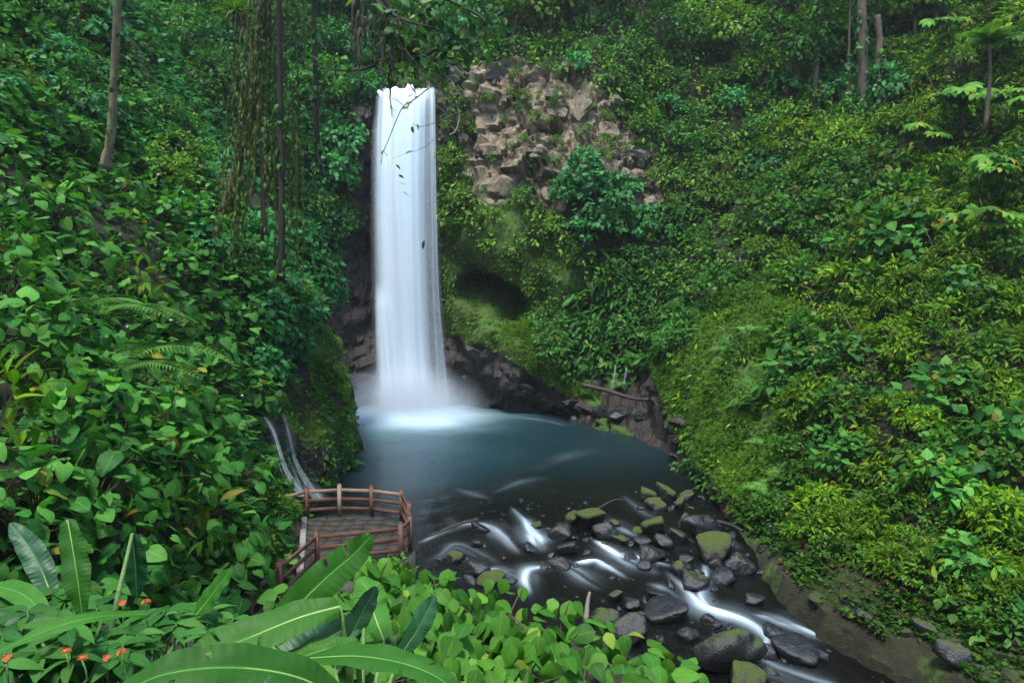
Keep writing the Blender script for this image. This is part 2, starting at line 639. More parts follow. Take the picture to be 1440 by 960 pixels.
def boulder_mat(name, c0, c1, mossc, wet=.35):
    """object colour red = how much moss sits on the upper side"""
    m, nt, b = new_mat(name)
    L = nt.links
    tc = nd(nt, 'ShaderNodeTexCoord')
    ge = nd(nt, 'ShaderNodeNewGeometry')
    oi = nd(nt, 'ShaderNodeObjectInfo')
    pos = ge.outputs['Position']
    n = noise_n(nt, 3.2, 8, pos, .7)
    n2 = noise_n(nt, 14, 4, pos, .6)
    rock = ramp(nt, n, [(.3, c0), (.7, c1)])
    rock = mixc(nt, math_n(nt, 'MULTIPLY', n2, .4), rock, tuple(c * .5 for c in c0))
    sx = nd(nt, 'ShaderNodeSeparateXYZ')
    L.new(ge.outputs['Normal'], sx.inputs[0])
    sc_ = nd(nt, 'ShaderNodeSeparateColor')
    L.new(oi.outputs['Color'], sc_.inputs[0])
    up = math_n(nt, 'ADD', math_n(nt, 'MULTIPLY', sx.outputs[2], .55), math_n(nt, 'MULTIPLY', math_n(nt, 'ADD', math_n(nt, 'MULTIPLY', n, .65), math_n(nt, 'MULTIPLY', n2, .35)), 1.75))
    f = math_n(nt, 'ADD', up, math_n(nt, 'SUBTRACT', math_n(nt, 'MULTIPLY', sc_.outputs[0], 1.15), 1.48))
    mf = ramp(nt, f, [(.38, (0, 0, 0)), (.62, (1, 1, 1))])
    mc = ramp(nt, n2, [(.3, tuple(c * .5 for c in mossc)), (.7, mossc)])
    L.new(mixc(nt, mf, rock, mc), b.inputs['Base Color'])
    rr = nd(nt, 'ShaderNodeMapRange')
    rr.inputs['To Min'].default_value = wet
    rr.inputs['To Max'].default_value = .95
    L.new(mf, rr.inputs[0])
    L.new(rr.outputs[0], b.inputs['Roughness'])
    b.inputs['Specular IOR Level'].default_value = .5
    bump_n(nt, math_n(nt, 'ADD', n, math_n(nt, 'MULTIPLY', n2, .4)), .6, .12, b)
    return m


M['boulder'] = boulder_mat('wet_boulder', (.004, .0045, .005), (.028, .030, .032), (.055, .080, .009))
M['cliffrock'] = boulder_mat('cliff_rock', (.075, .058, .037), (.31, .25, .17), (.07, .08, .02), .8)
M['cliffdark'] = boulder_mat('dark_cliff_rock', (.009, .008, .006), (.044, .036, .027), (.035, .052, .009), .55)

# ------------------------------------------------------------------ the gorge: two lofted slopes
# each station is a section of the bank, foot to top (bearing x, height y, distance)
back_sections = [
    [(60, 640, 44), (60, 450, 45), (60, 300, 49), (50, 150, 54), (40, 0, 60), (30, -160, 68)],
    [(250, 640, 46), (250, 450, 47), (240, 300, 50), (230, 150, 55), (220, 0, 61), (210, -160, 70)],
    [(400, 640, 50), (395, 500, 51), (390, 400, 52), (380, 300, 53.5), (365, 200, 56), (345, 100, 60), (330, -20, 65), (320, -160, 72)],
    [(452, 590, 56), (455, 500, 56.5), (458, 400, 57), (460, 300, 57.5), (455, 200, 59), (450, 110, 62), (445, 0, 67), (440, -150, 74)],
    [(503, 577, 58.5), (506, 500, 59), (510, 400, 59.4), (513, 300, 59.6), (516, 200, 59.8), (518, 135, 60.4), (515, 70, 65), (512, 0, 71), (508, -150, 80)],
    [(570, 576, 60.5), (570, 400, 61), (570, 250, 61), (570, 145, 60.8), (570, 133, 61.5), (570, 124, 72), (570, 60, 79), (570, -20, 84), (570, -140, 92)],
    [(626, 576, 59.5), (630, 480, 60), (630, 400, 59.8), (628, 300, 59.6), (624, 200, 59.8), (620, 128, 60.3), (620, 70, 66), (620, 0, 72), (620, -150, 80)],
    [(690, 581, 56), (690, 540, 55.4), (688, 480, 54.8), (690, 440, 56.2), (690, 390, 57), (692, 300, 57.2), (694, 200, 57.8), (695, 105, 58.6), (698, 60, 63), (700, 0, 69), (700, -150, 78)],
    [(775, 586, 53), (775, 540, 53), (775, 480, 53), (775, 420, 54.5), (775, 300, 55.5), (775, 200, 56), (778, 110, 57.4), (780, 50, 61.5), (780, -20, 66), (780, -150, 75)],
    [(838, 603, 49), (845, 545, 50.5), (850, 480, 52), (853, 420, 53), (857, 300, 54.2), (860, 200, 55.2), (862, 110, 57), (865, 20, 61), (870, -150, 70)],
    [(898, 622, 46), (910, 560, 48.4), (925, 470, 50.6), (938, 360, 52.6), (948, 250, 54.2), (955, 150, 56.4), (958, 60, 60), (960, -40, 65), (960, -170, 72)],
    [(952, 655, 40), (955, 600, 41), (965, 530, 43), (985, 450, 46.5), (1010, 340, 50.5), (1030, 220, 54.5), (1040, 110, 58.5), (1050, 0, 64), (1050, -150, 72)],
    [(1000, 697, 34.5), (1000, 640, 35), (1020, 560, 37), (1060, 470, 40.5), (1090, 370, 45), (1120, 250, 50), (1140, 150, 54.5), (1150, 50, 60), (1160, -150, 70)],
    [(1050, 780, 27.2), (1075, 740, 27.8), (1100, 690, 28.8), (1150, 560, 33), (1190, 430, 38), (1212, 300, 44), (1230, 200, 49), (1240, 100, 55), (1250, -150, 68)],
    [(1140, 868, 21.8), (1170, 820, 22.3), (1210, 760, 23.6), (1265, 620, 27.5), (1300, 460, 33), (1330, 320, 38), (1350, 220, 43), (1370, 120, 48), (1390, -150, 60)],
    [(1260, 940, 19), (1295, 890, 19.4), (1340, 820, 20.5), (1410, 680, 23.5), (1455, 520, 28), (1485, 380, 32), (1505, 250, 37), (1525, 120, 42), (1550, -150, 53)],
    [(1390, 1010, 16.4), (1430, 960, 16.6), (1490, 890, 17.6), (1570, 760, 20), (1630, 600, 23), (1670, 440, 27), (1690, 300, 31), (1710, 150, 36), (1730, -150, 45)],
    [(1750, 1250, 12.3), (1800, 1150, 12.5), (1880, 1050, 13), (2050, 850, 14), (2150, 600, 15), (2200, 400, 17), (2250, 200, 19), (2320, -150, 24)],
    [(3400, 2500, 5.6), (3600, 2200, 5.6), (3900, 1900, 5.8), (4300, 1300, 6), (4800, 700, 6.3), (5000, 400, 7), (5200, 0, 8), (5600, -600, 10)],
]
left_sections = [
    [(474, 604, 50.5), (462, 540, 51), (444, 455, 51.6), (410, 350, 52.2), (350, 250, 54), (270, 120, 57), (170, -60, 62)],
    [(490, 628, 45), (487, 565, 45.2), (466, 475, 46), (415, 370, 47), (335, 250, 49), (245, 120, 52), (140, -80, 57)],
    [(474, 684, 36), (466, 605, 36.6), (440, 515, 37.6), (392, 410, 39), (312, 280, 41), (225, 140, 43.5), (110, -80, 47)],
    [(420, 745, 29.8), (398, 665, 30.3), (368, 560, 31.2), (318, 440, 33), (240, 310, 34.5), (140, 170, 37), (10, -80, 41)],
    [(384, 830, 23.6), (360, 740, 24), (330, 620, 25), (275, 500, 26.5), (190, 370, 27.8), (85, 230, 30), (-80, -80, 35)],
    [(330, 960, 18), (310, 850, 18.2), (285, 720, 18.8), (215, 580, 19.6), (115, 440, 20.8), (-10, 290, 23), (-210, -80, 28)],
    [(215, 1150, 13.4), (200, 1000, 13.4), (160, 820, 13.6), (75, 660, 14), (-60, 490, 15), (-210, 330, 16.5), (-420, -80, 20)],
    [(-40, 1350, 10), (-90, 1150, 9.8), (-140, 970, 9.8), (-280, 730, 10), (-480, 510, 10.5), (-640, 340, 11.5), (-940, -80, 14)],
    [(-2000, 2600, 5), (-2150, 2100, 5), (-2300, 1600, 5), (-2700, 1000, 5.2), (-3200, 500, 5.6), (-3600, 200, 6), (-4200, -300, 8)],
]


def loft(sections, K, MV, seed, lead=2.6):
    cols = []
    for s in sections:
        pts = np.array([P(*q) for q in s])
        pts = np.concatenate([[pts[0] + np.array([0, 0, -lead])], pts])
        cols.append(resample(crom(pts, 160), MV))
    cols = np.array(cols)
    G = crom(cols, K * (len(sections) - 1) + 1)
    return G


def gnormals(G):
    n = np.cross(np.gradient(G, axis=0), np.gradient(G, axis=1))
    return norm(n)


def toward_cam(G, N):
    s = np.sign(np.sum(N * (np.array([1.0, 20, 9]) - G), axis=-1, keepdims=True))
    return N * np.where(s == 0, 1, s)


def blur(a, k=2):
    for _ in range(k):
        p = np.pad(a, 1, mode='edge')
        a = (p[:-2, 1:-1] + p[2:, 1:-1] + p[1:-1, :-2] + p[1:-1, 2:] + 2 * p[1:-1, 1:-1]) / 6
    return a


ROCKP = [(590, 112), (640, 100), (720, 88), (800, 100), (860, 135), (885, 180), (925, 235), (935, 285), (890, 310), (845, 262), (800, 292), (740, 280), (690, 290), (655, 268), (650, 200), (620, 150)]
MOSSP = [(600, 180), (650, 200), (660, 280), (790, 300), (830, 400), (775, 430), (760, 480), (815, 550), (795, 558), (745, 522), (690, 488), (640, 468), (600, 462)]
WETP = [(590, 460), (650, 466), (690, 486), (745, 520), (795, 556), (835, 530), (935, 525), (975, 600), (960, 665), (900, 640), (830, 612), (780, 600), (640, 596), (590, 590)]
FALLP = [(470, 380), (520, 130), (545, 122), (640, 122), (650, 170), (618, 220), (618, 600), (440, 600), (440, 480)]
GRASSP = [(905, 500), (950, 460), (1010, 410), (1095, 365), (1120, 440), (1090, 560), (1120, 640), (1120, 745), (1050, 720), (985, 655), (955, 610), (930, 550)]
BANKP = [(985, 690), (1040, 700), (1075, 740), (1130, 760), (1250, 825), (1350, 860), (1445, 905), (1500, 1100), (1250, 1000), (1120, 880), (1040, 800)]

B = loft(back_sections, 36, 180, 3)
BN = toward_cam(B, gnormals(B))
px, py, dep = proj(B)
jx = px + 16 * fbm(B, .35, 3, 5)
jy = py + 16 * fbm(B, .35, 3, 6)
front = dep > 3


def mask(poly, k=2):
    return blur((inpoly(jx, jy, poly) & front).astype(float), k)


m_rock, m_moss, m_wet, m_fall, m_grass, m_bank = [mask(p_) for p_ in (ROCKP, MOSSP, WETP, FALLP, GRASSP, BANKP)]
m_wetall = np.maximum(np.maximum(m_wet, m_fall * .95), m_bank * .35)
m_wetmoss = m_wet * (jx > 810) * smooth(-.05, .25, fbm(B, .35, 3, 33))
m_wetall = m_wetall * (1 - .8 * m_wetmoss) 
m_mossall = np.clip(np.maximum(np.maximum(m_moss, m_grass), m_wetmoss) + .5 * m_bank * smooth(-.05, .3, fbm(B, .5, 3, 31)), 0, 1)
# relief
calm = 1 - .25 * np.maximum(m_grass, m_bank)
foot = smooth(-1, 2.5, B[..., 2])
disp = (1.25 * fbm(B, .16, 3, 1) * calm + .8 * fbm(B, .33, 2, 91) * calm + .42 * fbm(B, .55, 4, 2) * calm + .12 * fbm(B, 2.2, 3, 4)) * (.35 + .65 * foot)
# fractured bedrock: tilted blocks
ang = math.radians(14)
Q = B.copy()
Q[..., 0], Q[..., 2] = B[..., 0] * math.cos(ang) + B[..., 2] * math.sin(ang), -B[..., 0] * math.sin(ang) + B[..., 2] * math.cos(ang)
f1, f2, cid, til1 = worley(Q * np.array([.30, .05, .52]) + .3 * fbm(B, .5, 2, 8)[..., None], 4)
g1, g2, cid2, til2 = worley(Q * np.array([.80, .06, 1.5]) + .2 * fbm(B, 1.2, 2, 9)[..., None], 14)
h1, h2, cid3, til3 = worley(Q * np.array([1.9, .1, 3.0]), 24)
crack = smooth(0, .12, f2 - f1)
rel = (cid - .5) * 1.3 + til1 * 1.1 + (cid2 - .5) * .5 + til2 * .45 + (cid3 - .5) * .22 + til3 * .2 - .3 * (1 - crack) - .14 * (1 - smooth(0, .14, g2 - g1))
disp = disp + rel * np.clip(m_rock + .55 * m_wet + .5 * m_fall, 0, 1)
disp = disp + (.75 * np.abs(fbm(B, .5, 3, 43)) + .28 * fbm(B, 1.3, 3, 44)) * m_grass
disp = disp + .30 * np.abs(fbm(B, 1.1, 3, 40)) * m_moss + (.30 * np.abs(fbm(B * np.array([1, 1, 1.8]), .8, 4, 41)) + .12 * fbm(B, 2.6, 3, 42)) * m_bank
Bd = B + BN * disp[..., None]
# hollow in the mossy wall beside the fall
hc = P(692, 424, 56.6)
rx = (Bd[..., 0] - hc[0]) / 3.7
rz = (Bd[..., 2] - hc[2] + .28 * (Bd[..., 0] - hc[0])) / np.where(Bd[..., 2] > hc[2], 2.7, 2.4)
rr_ = np.sqrt(rx ** 2 + rz ** 2) + .12 * fbm(Bd, .8, 3, 21)
cv = (1 - smooth(.72, 1.0, rr_)) * front * (np.abs(Bd[..., 1] - hc[1]) < 6)
cvd = cv * (1.0 + 2.6 * np.clip(.55 + rx * .55, 0, 1)) * np.clip(.75 + .5 * rz, .35, 1.2)
Bd[..., 1] += cvd * 2.0
Bd[..., 2] += cvd * .25
# ledge under the hollow: foot of the wall undercut
lw = inpoly(jx, jy, [(640, 530), (700, 545), (760, 575), (800, 600), (640, 600)]) & front
Bd[..., 1] += blur(lw.astype(float), 4) * 1.6

Lf = loft(left_sections, 34, 130, 5)
LN = toward_cam(Lf, gnormals(Lf))
lx, ly, ldep = proj(Lf)
lfront = ldep > 3
LROCK = [(372, 560), (400, 520), (440, 455), (470, 470), (500, 590), (492, 640), (478, 700), (400, 760), (376, 660)]
ljx = lx + 14 * fbm(Lf, .5, 3, 15)
ljy = ly + 14 * fbm(Lf, .5, 3, 16)
l_wet = blur((inpoly(ljx, ljy, LROCK) & lfront).astype(float), 2)
l_wet2 = blur((inpoly(ljx, ljy, [(320, 780), (400, 700), (430, 760), (400, 830), (340, 960), (250, 960)]) & lfront).astype(float), 2)
l_moss = np.clip(l_wet * smooth(-.05, .25, fbm(Lf, .45, 3, 18) + .25 * (ljx > 440)) * (ljy < 640), 0, 1)
ldisp = .7 * fbm(Lf, .2, 3, 11) + .3 * fbm(Lf, .7, 4, 12) + .1 * fbm(Lf, 2.4, 3, 13)
lc1, lc2, lid, ltil = worley(Lf * np.array([.8, .55, .4]) + .3 * fbm(Lf, .6, 2, 20)[..., None], 34)
ldisp = ldisp + l_wet * (.9 * np.abs(fbm(Lf * np.array([1, 1, .35]), .9, 3, 19)) + .7 * (lid - .5) + .5 * ltil - .25 * (1 - smooth(0, .12, lc2 - lc1)))
Ld = Lf + LN * ldisp[..., None]

BdM = Bd
hill = grid_mesh('cliff', Bd, attrs=dict(rock=m_rock, moss=m_mossall, wet=m_wetall))
hill.set_sharp_from_angle(angle=.55)
cliff = tag(link('cliff', hill, M['ground']), kind='structure')
LSH = 1
lhill = grid_mesh('hillside', Ld, attrs=dict(rock=np.zeros_like(l_wet), moss=l_moss, wet=np.clip(l_wet + l_wet2 * .6 - l_moss, 0, 1)))
lhill.set_sharp_from_angle(angle=.6)
hillside = tag(link('hillside', lhill, M['ground']), kind='structure')

# ground under the viewpoint, falling to the stream
def zground(x, y):
    z = 8.4 - .30 * y - .035 * np.maximum(y - 7, 0) ** 2
    z = z - .85 * np.maximum(x - 1.4, 0) - .05 * np.maximum(-x - 3, 0)
    z = z + .9 * np.maximum(-x - 5, 0) * .3
    z = z + 1.15 * np.maximum(-y - 3.5, 0)  # unseen rise behind the viewpoint, added to block low frontal sky light
    return np.maximum(z, -1.6)


gx = np.linspace(-26, 26, 200)
gy = np.linspace(-30, 22, 210)
GX, GY = np.meshgrid(gx, gy, indexing='ij')
GZ = zground(GX, GY) + .18 * fbm(np.stack([GX, GY, GX * 0], -1), .6, 3, 50)
FG = np.stack([GX, GY, GZ], -1)
one = np.ones_like(GX)
slope = tag(link('ground', grid_mesh('ground', FG, attrs=dict(rock=one * 0, moss=one * .4, wet=one * 0)), M['ground']), kind='structure')

# coarse depth buffer of the bare land (which slope points the viewpoint can see)
zbuf = np.full((150, 100), 1e9)


def zstamp(G):
    a, b, c = proj(G)
    ok = (c > 3) & (a > 0) & (a < 1440) & (b > 0) & (b < 960)
    i = (a[ok] / 9.6).astype(int)
    j = (b[ok] / 9.6).astype(int)
    np.minimum.at(zbuf, (np.clip(i, 0, 149), np.clip(j, 0, 99)), c[ok])


for g_ in (Bd, Ld, FG):
    zstamp(g_)


def seen(p, tol=2.5):
    a, b, c = proj(p)
    i = np.clip((a / 9.6).astype(int), 0, 149)
    j = np.clip((b / 9.6).astype(int), 0, 99)
    inside = (a > -220) & (a < 1600) & (b > -60) & (b < 1010) & (c > 2)
    return inside & (c < zbuf[i, j] + tol)


# ------------------------------------------------------------------ water
def wz(y):
    return -1.0 * smooth(32.5, 18.5, y) - .25 * smooth(18.5, 12, y)


def W(px_, py_):
    d = 30.0
    for _ in range(14):
        p = P(px_, py_, d)
        v = (p - CAM) / d
        d = np.clip((wz(d) - CAM[2]) / v[2], 5, 70)
    return P(px_, py_, d)


strokes = [
    [(604, 757, 3, .5), (640, 743, 3, .4), (665, 737, 4, .8), (690, 741, 7, .95), (708, 755, 8, .5), (724, 772, 6, .15)],
    [(622, 779, 3, .4), (640, 767, 4, .5), (662, 773, 5, .35), (690, 787, 5, .15)],
    [(724, 718, 3, .25), (738, 733, 5, .7), (745, 747, 8, 1), (754, 759, 10, .9), (760, 768, 6, .25)],
    [(684, 801, 3, .7), (700, 800, 5, .75), (720, 808, 8, .5), (738, 818, 8, .3)],
    [(764, 797, 5, .8), (743, 801, 7, .9), (738, 814, 8, .8), (742, 828, 6, .3)],
    [(788, 790, 4, .8), (805, 800, 6, .75), (822, 810, 9, .4), (838, 820, 8, .15)],
    [(822, 790, 4, .9), (838, 788, 5, .7), (852, 796, 7, .6), (868, 805, 6, .25)],
    [(845, 766, 5, .6), (858, 775, 7, .95), (874, 785, 8, 1), (890, 793, 8, .8), (910, 800, 6, .25)],
    [(868, 778, 4, .8), (888, 780, 5, .9), (906, 786, 5, .6), (930, 792, 4, .2)],
    [(853, 733, 5, .5), (870, 740, 6, .4), (888, 750, 5, .15)],
    [(946, 812, 4, .2), (966, 830, 6, .7), (985, 850, 10, 1), (1010, 860, 11, .95), (1040, 869, 11, .8), (1066, 884, 9, .6), (1078, 902, 6, .4), (1058, 914, 5, .2)],
    [(992, 800, 5, .25), (990, 822, 4, .9), (984, 838, 7, 1), (996, 852, 8, .7)],
    [(1078, 868, 5, .9), (1105, 875, 9, .85), (1140, 889, 10, .5), (1172, 899, 8, .1)],
    [(1062, 925, 6, .6), (1080, 936, 9, .85), (1108, 947, 10, .6), (1160, 963, 12, .25)],
    [(930, 826, 6, .3), (946, 832, 5, .2), (962, 846, 5, .3)],
    [(700, 690, 6, .03), (730, 678, 8, .11), (762, 672, 6, .04)],
    [(648, 689, 5, .04), (665, 694, 6, .16), (684, 700, 5, .04)],
    [(640, 576, 12, .4), (690, 583, 9, .25), (760, 590, 7, .12), (800, 600, 7, .0)],
    [(1120, 898, 4, .5), (1100, 893, 4, .5), (1085, 900, 4, .3)],
    [(880, 700, 4, .05), (905, 720, 4, .2), (925, 735, 4, .1)],
    [(745, 660, 12, .01), (800, 640, 16, .04), (840, 632, 12, .01)],
]
xs = np.concatenate([np.arange(-15, 16, .068)])
ys = np.concatenate([np.arange(10, 33, .068), np.arange(33, 63, .26)])
WX, WY = np.meshgrid(xs, ys, indexing='ij')
foam = np.zeros_like(WX)
for si, st in enumerate(strokes):
    pw = np.array([W(a, b)[:2] for a, b, _, _ in st])
    dd = np.array([W(a, b)[1] for a, b, _, _ in st])
    ww = np.array([c for _, _, c, _ in st]) * dd / 960 * .88
    ii = np.array([c for _, _, _, c in st])
    c4 = crom(np.concatenate([pw, ww[:, None], ii[:, None]], 1), 44 * len(st))
    x0, y0 = c4[:, 0].min() - 2, c4[:, 1].min() - 2
    x1, y1 = c4[:, 0].max() + 2, c4[:, 1].max() + 2
    I = np.where((xs > x0) & (xs < x1))[0]
    J = np.where((ys > y0) & (ys < y1))[0]
    if not len(I) or not len(J):
        continue
    sub = np.ix_(I, J)
    q = np.stack([WX[sub], WY[sub]], -1).reshape(-1, 2)
    seg_l = np.concatenate([[0], np.cumsum(np.linalg.norm(np.diff(c4[:, :2], axis=0), axis=1))])
    d2 = ((q[:, None] - c4[None, :, :2]) ** 2).sum(-1)
    k = d2.argmin(1)
    tn_ = norm(np.gradient(c4[:, :2], axis=0))[k]
    rel_ = q - c4[k, :2]
    across = rel_[:, 0] * tn_[:, 1] - rel_[:, 1] * tn_[:, 0]
    along = seg_l[k] + (rel_ * tn_).sum(-1)
    endfade = np.exp(-np.clip(np.maximum(-along, along - seg_l[-1]), 0, 9) ** 2 / .12)
    wq = np.maximum(c4[k, 2], .06)
    nz_ = fbm(np.stack([along * .55, across * 4.2 + si * 9, along * 0], -1), 1.0, 3, 60 + si)
    nz2_ = fbm(np.stack([along * .35, across * 2.4 + si * 5, along * 0], -1), 1.0, 2, 90 + si)
    f = np.clip(c4[k, 3], 0, 1) * np.exp(-((across + .25 * wq * nz2_) / wq) ** 2 * 1.15) * endfade * np.clip(.52 + 1.1 * nz_ + .7 * nz2_, 0, 1.15) * .82 + .13 * np.clip(c4[k, 3], 0, 1) * np.exp(-(across / (2.6 * wq)) ** 2) * endfade * (1 + nz_)
    foam[sub] = np.maximum(foam[sub], f.reshape(len(I), len(J)))
# plunge pool
fc = W(582, 583)
pd = np.sqrt(((WX - fc[0]) / 5.0) ** 2 + ((WY - fc[1] + .6) / 3.8) ** 2) * (1 + .16 * fbm(np.stack([WX, WY, 0 * WX], -1), .35, 3, 70))
foam = np.maximum(foam, 1.05 * np.exp(-np.clip(pd - .35, 0, 9) ** 2 * 1.9) * (.85 + .3 * fbm(np.stack([WX * .5, WY * 1.6, 0 * WX], -1), .8, 3, 75)))
pdm = np.sqrt(((WX - fc[0] + .5) / 8.0) ** 2 + ((WY - fc[1] + 1) / 8.5) ** 2) * (1 + .22 * fbm(np.stack([WX * .6, WY, 0 * WX], -1), .22, 3, 71))
milk = np.exp(-pdm ** 2 * 1.1)
fw = W(575, 640)
milk = np.maximum(milk, .5 * np.exp(-(((WX - fw[0] - 1) / 4.5) ** 2 + ((WY - fw[1]) / 7.0) ** 2) ** 1.0))
deep = smooth(29.5, 41, WY + 2.0 * fbm(np.stack([WX, WY, 0 * WX], -1), .18, 2, 72) - .25 * np.abs(WX + 3))
WZ = wz(WY) + .10 * foam * (WY < 34) + .05 * fbm(np.stack([WX, WY, 0 * WX], -1), 1.3, 3, 73) * smooth(36, 30, WY) + .02 * fbm(np.stack([WX, WY, 0 * WX], -1), .7, 3, 74)
WZ += .45 * np.exp(-np.clip(pd - .25, 0, 9) ** 2 * 5.0)


def water_mat():
    m, nt, b = new_mat('stream_water')
    L = nt.links
    fo, mi, de = attr_n(nt, 'foam'), attr_n(nt, 'milk'), attr_n(nt, 'deep')
    ge = nd(nt, 'ShaderNodeNewGeometry')
    mp = nd(nt, 'ShaderNodeMapping')
    mp.inputs['Scale'].default_value = (1.0, .35, 1)
    L.new(ge.outputs['Position'], mp.inputs[0])
    nz = noise_n(nt, 1.1, 4, mp.outputs[0])
    body = mixc(nt, de, (.007, .008, .007), (.006, .019, .023))
    body = mixc(nt, mi, body, (.040, .125, .155))
    L.new(body, b.inputs['Base Color'])
    b.inputs['Roughness'].default_value = .30
    b.inputs['IOR'].default_value = 1.33
    bump_n(nt, nz, .35, .12, b)
    tr = nd(nt, 'ShaderNodeBsdfTransparent')
    tr.inputs[0].default_value = (.34, .33, .28, 1)
    gl = nd(nt, 'ShaderNodeBsdfGlossy')
    gl.inputs['Roughness'].default_value = .24
    bn = bump_n(nt, nz, .35, .12)
    L.new(bn, gl.inputs['Normal'])
    fr = nd(nt, 'ShaderNodeFresnel')
    fr.inputs[0].default_value = 1.33
    L.new(bn, fr.inputs['Normal'])
    clear = nd(nt, 'ShaderNodeMixShader')
    L.new(fr.outputs[0], clear.inputs[0])
    L.new(tr.outputs[0], clear.inputs[1])
    L.new(gl.outputs[0], clear.inputs[2])
    ms = nd(nt, 'ShaderNodeMixShader')
    L.new(math_n(nt, 'ADD', .30, math_n(nt, 'MULTIPLY', math_n(nt, 'MAXIMUM', de, mi), .7), True), ms.inputs[0])
    L.new(clear.outputs[0], ms.inputs[1])
    L.new(b.outputs[0], ms.inputs[2])
    df = nd(nt, 'ShaderNodeBsdfDiffuse')
    df.inputs[0].default_value = (.62, .77, .86, 1)
    m2 = nd(nt, 'ShaderNodeMixShader')
    L.new(math_n(nt, 'MULTIPLY', fo, .92, True), m2.inputs[0])
    L.new(ms.outputs[0], m2.inputs[1])
    L.new(df.outputs[0], m2.inputs[2])
    L.new(m2.outputs[0], nt.nodes['Material Output'].inputs['Surface'])
    return m


M['water'] = water_mat()
water = tag(link('water', grid_mesh('water', np.stack([WX, WY, WZ], -1), attrs=dict(foam=foam, milk=milk, deep=deep)), M['water']), kind='structure')
# stream bed
bx = np.linspace(-16, 17, 150)
by = np.linspace(8, 64, 220)
BX, BY = np.meshgrid(bx, by, indexing='ij')
bq = np.stack([BX, BY, 0 * BX], -1)
BZ = wz(BY) - .28 - 1.6 * smooth(33, 44, BY) + .16 * fbm(bq, .5, 4, 80)
bed = tag(link('stream_bed', grid_mesh('stream_bed', np.stack([BX, BY, BZ], -1)), M['gravel']), kind='structure')


# falling water
def fall_mat(name, streak, lo, hi, edge, seed, dens=1.0, thr=.30):
    m, nt, b = new_mat(name)
    L = nt.links
    uv = nd(nt, 'ShaderNodeUVMap')
    sep = nd(nt, 'ShaderNodeSeparateXYZ')
    L.new(uv.outputs[0], sep.inputs[0])
    mp = nd(nt, 'ShaderNodeMapping')
    mp.inputs['Scale'].default_value = (streak, 1.1, 1)
    mp.inputs['Location'].default_value = (seed, seed * .37, 0)
    L.new(uv.outputs[0], mp.inputs[0])
    n = noise_n(nt, 1.0, 3, mp.outputs[0], .5)
    mp2 = nd(nt, 'ShaderNodeMapping')
    mp2.inputs['Scale'].default_value = (streak * .3, .6, 1)
    mp2.inputs['Location'].default_value = (seed * 2, seed * .7, 0)
    L.new(uv.outputs[0], mp2.inputs[0])
    n2 = noise_n(nt, 1.0, 2, mp2.outputs[0], .5)
    nn = math_n(nt, 'ADD', math_n(nt, 'MULTIPLY', n, .3), math_n(nt, 'MULTIPLY', n2, .7))
    a = ramp(nt, nn, [(thr, (lo,) * 3), (.66, (hi,) * 3)], 'EASE')
    u = sep.outputs[0]
    e = math_n(nt, 'MULTIPLY', math_n(nt, 'MULTIPLY', u, math_n(nt, 'SUBTRACT', 1.0, u)), 4.0)
    e = math_n(nt, 'ADD', e, math_n(nt, 'MULTIPLY', math_n(nt, 'SUBTRACT', n, .5), .5))
    ef = ramp(nt, e, [(.02, (0, 0, 0)), (edge, (1, 1, 1))], 'EASE')
    # body thins the sheet; in the lower curtains it also imitates bluish shade
    al = math_n(nt, 'MULTIPLY', math_n(nt, 'MULTIPLY', a, ef), attr_n(nt, 'body'))
    al = math_n(nt, 'MULTIPLY', al, dens, True)
    df = nd(nt, 'ShaderNodeBsdfDiffuse')
    df.inputs[0].default_value = (.74, .86, .94, 1)
    tl = nd(nt, 'ShaderNodeBsdfTranslucent')
    tl.inputs[0].default_value = (.80, .88, .92, 1)
    ds = nd(nt, 'ShaderNodeMixShader')
    ds.inputs[0].default_value = .3
    L.new(df.outputs[0], ds.inputs[1])
    L.new(tl.outputs[0], ds.inputs[2])
    tr = nd(nt, 'ShaderNodeBsdfTransparent')
    ms = nd(nt, 'ShaderNodeMixShader')
    L.new(al, ms.inputs[0])
    L.new(tr.outputs[0], ms.inputs[1])
    L.new(ds.outputs[0], ms.inputs[2])
    L.new(ms.outputs[0], nt.nodes['Material Output'].inputs['Surface'])
    return m


def fall_sheet(name, prof, mat, parent, nu=60, nv=120, bulge=.7, rip=.045, seed=0, head=.0, foot=.0):
    """prof: rows (left x, right x, height y, distance, body) from head to foot"""
    rows = []
    for a, c, h, d, bd in prof:
        l, r = P(a, h, d), P(c, h, d)
        rows.append(np.concatenate([l, r, [bd]]))
    R = crom(np.array(rows), nv)
    u = np.linspace(0, 1, nu)
    G = R[None, :, 0:3] * (1 - u)[:, None, None] + R[None, :, 3:6] * u[:, None, None]
    vv = np.linspace(0, 1, nv)
    low = smooth(.05, .3, vv)
    G[..., 1] -= bulge * np.sin(np.pi * u)[:, None] * low[None]
    rp = fbm(np.stack([np.broadcast_to(u[:, None] * 9, G.shape[:2]), np.broadcast_to(vv[None] * 1.2, G.shape[:2]), 0 * G[..., 0]], -1), 1, 3, seed)
    G[..., 1] -= rip * rp * low[None] * 2
    if nv > 100:
        G[..., 2] += (.30 * fbm(np.stack([u * 5 + seed, 0 * u, 0 * u], -1), 1, 2, seed))[:, None] * smooth(.10, .01, vv)[None]
    uv = np.stack(np.meshgrid(u, vv, indexing='ij'), -1).reshape(-1, 2)
    body = np.broadcast_to(np.clip(R[None, :, 6], 0, 1), G.shape[:2]).copy()
    return link(name, grid_mesh(name, G, attrs=dict(body=body), uv=uv), mat, parent)


wf = tag(root('waterfall', tuple(W(578, 582)), None), kind='structure')
wf_inv = Matrix.Translation(-Vector(W(578, 582)))


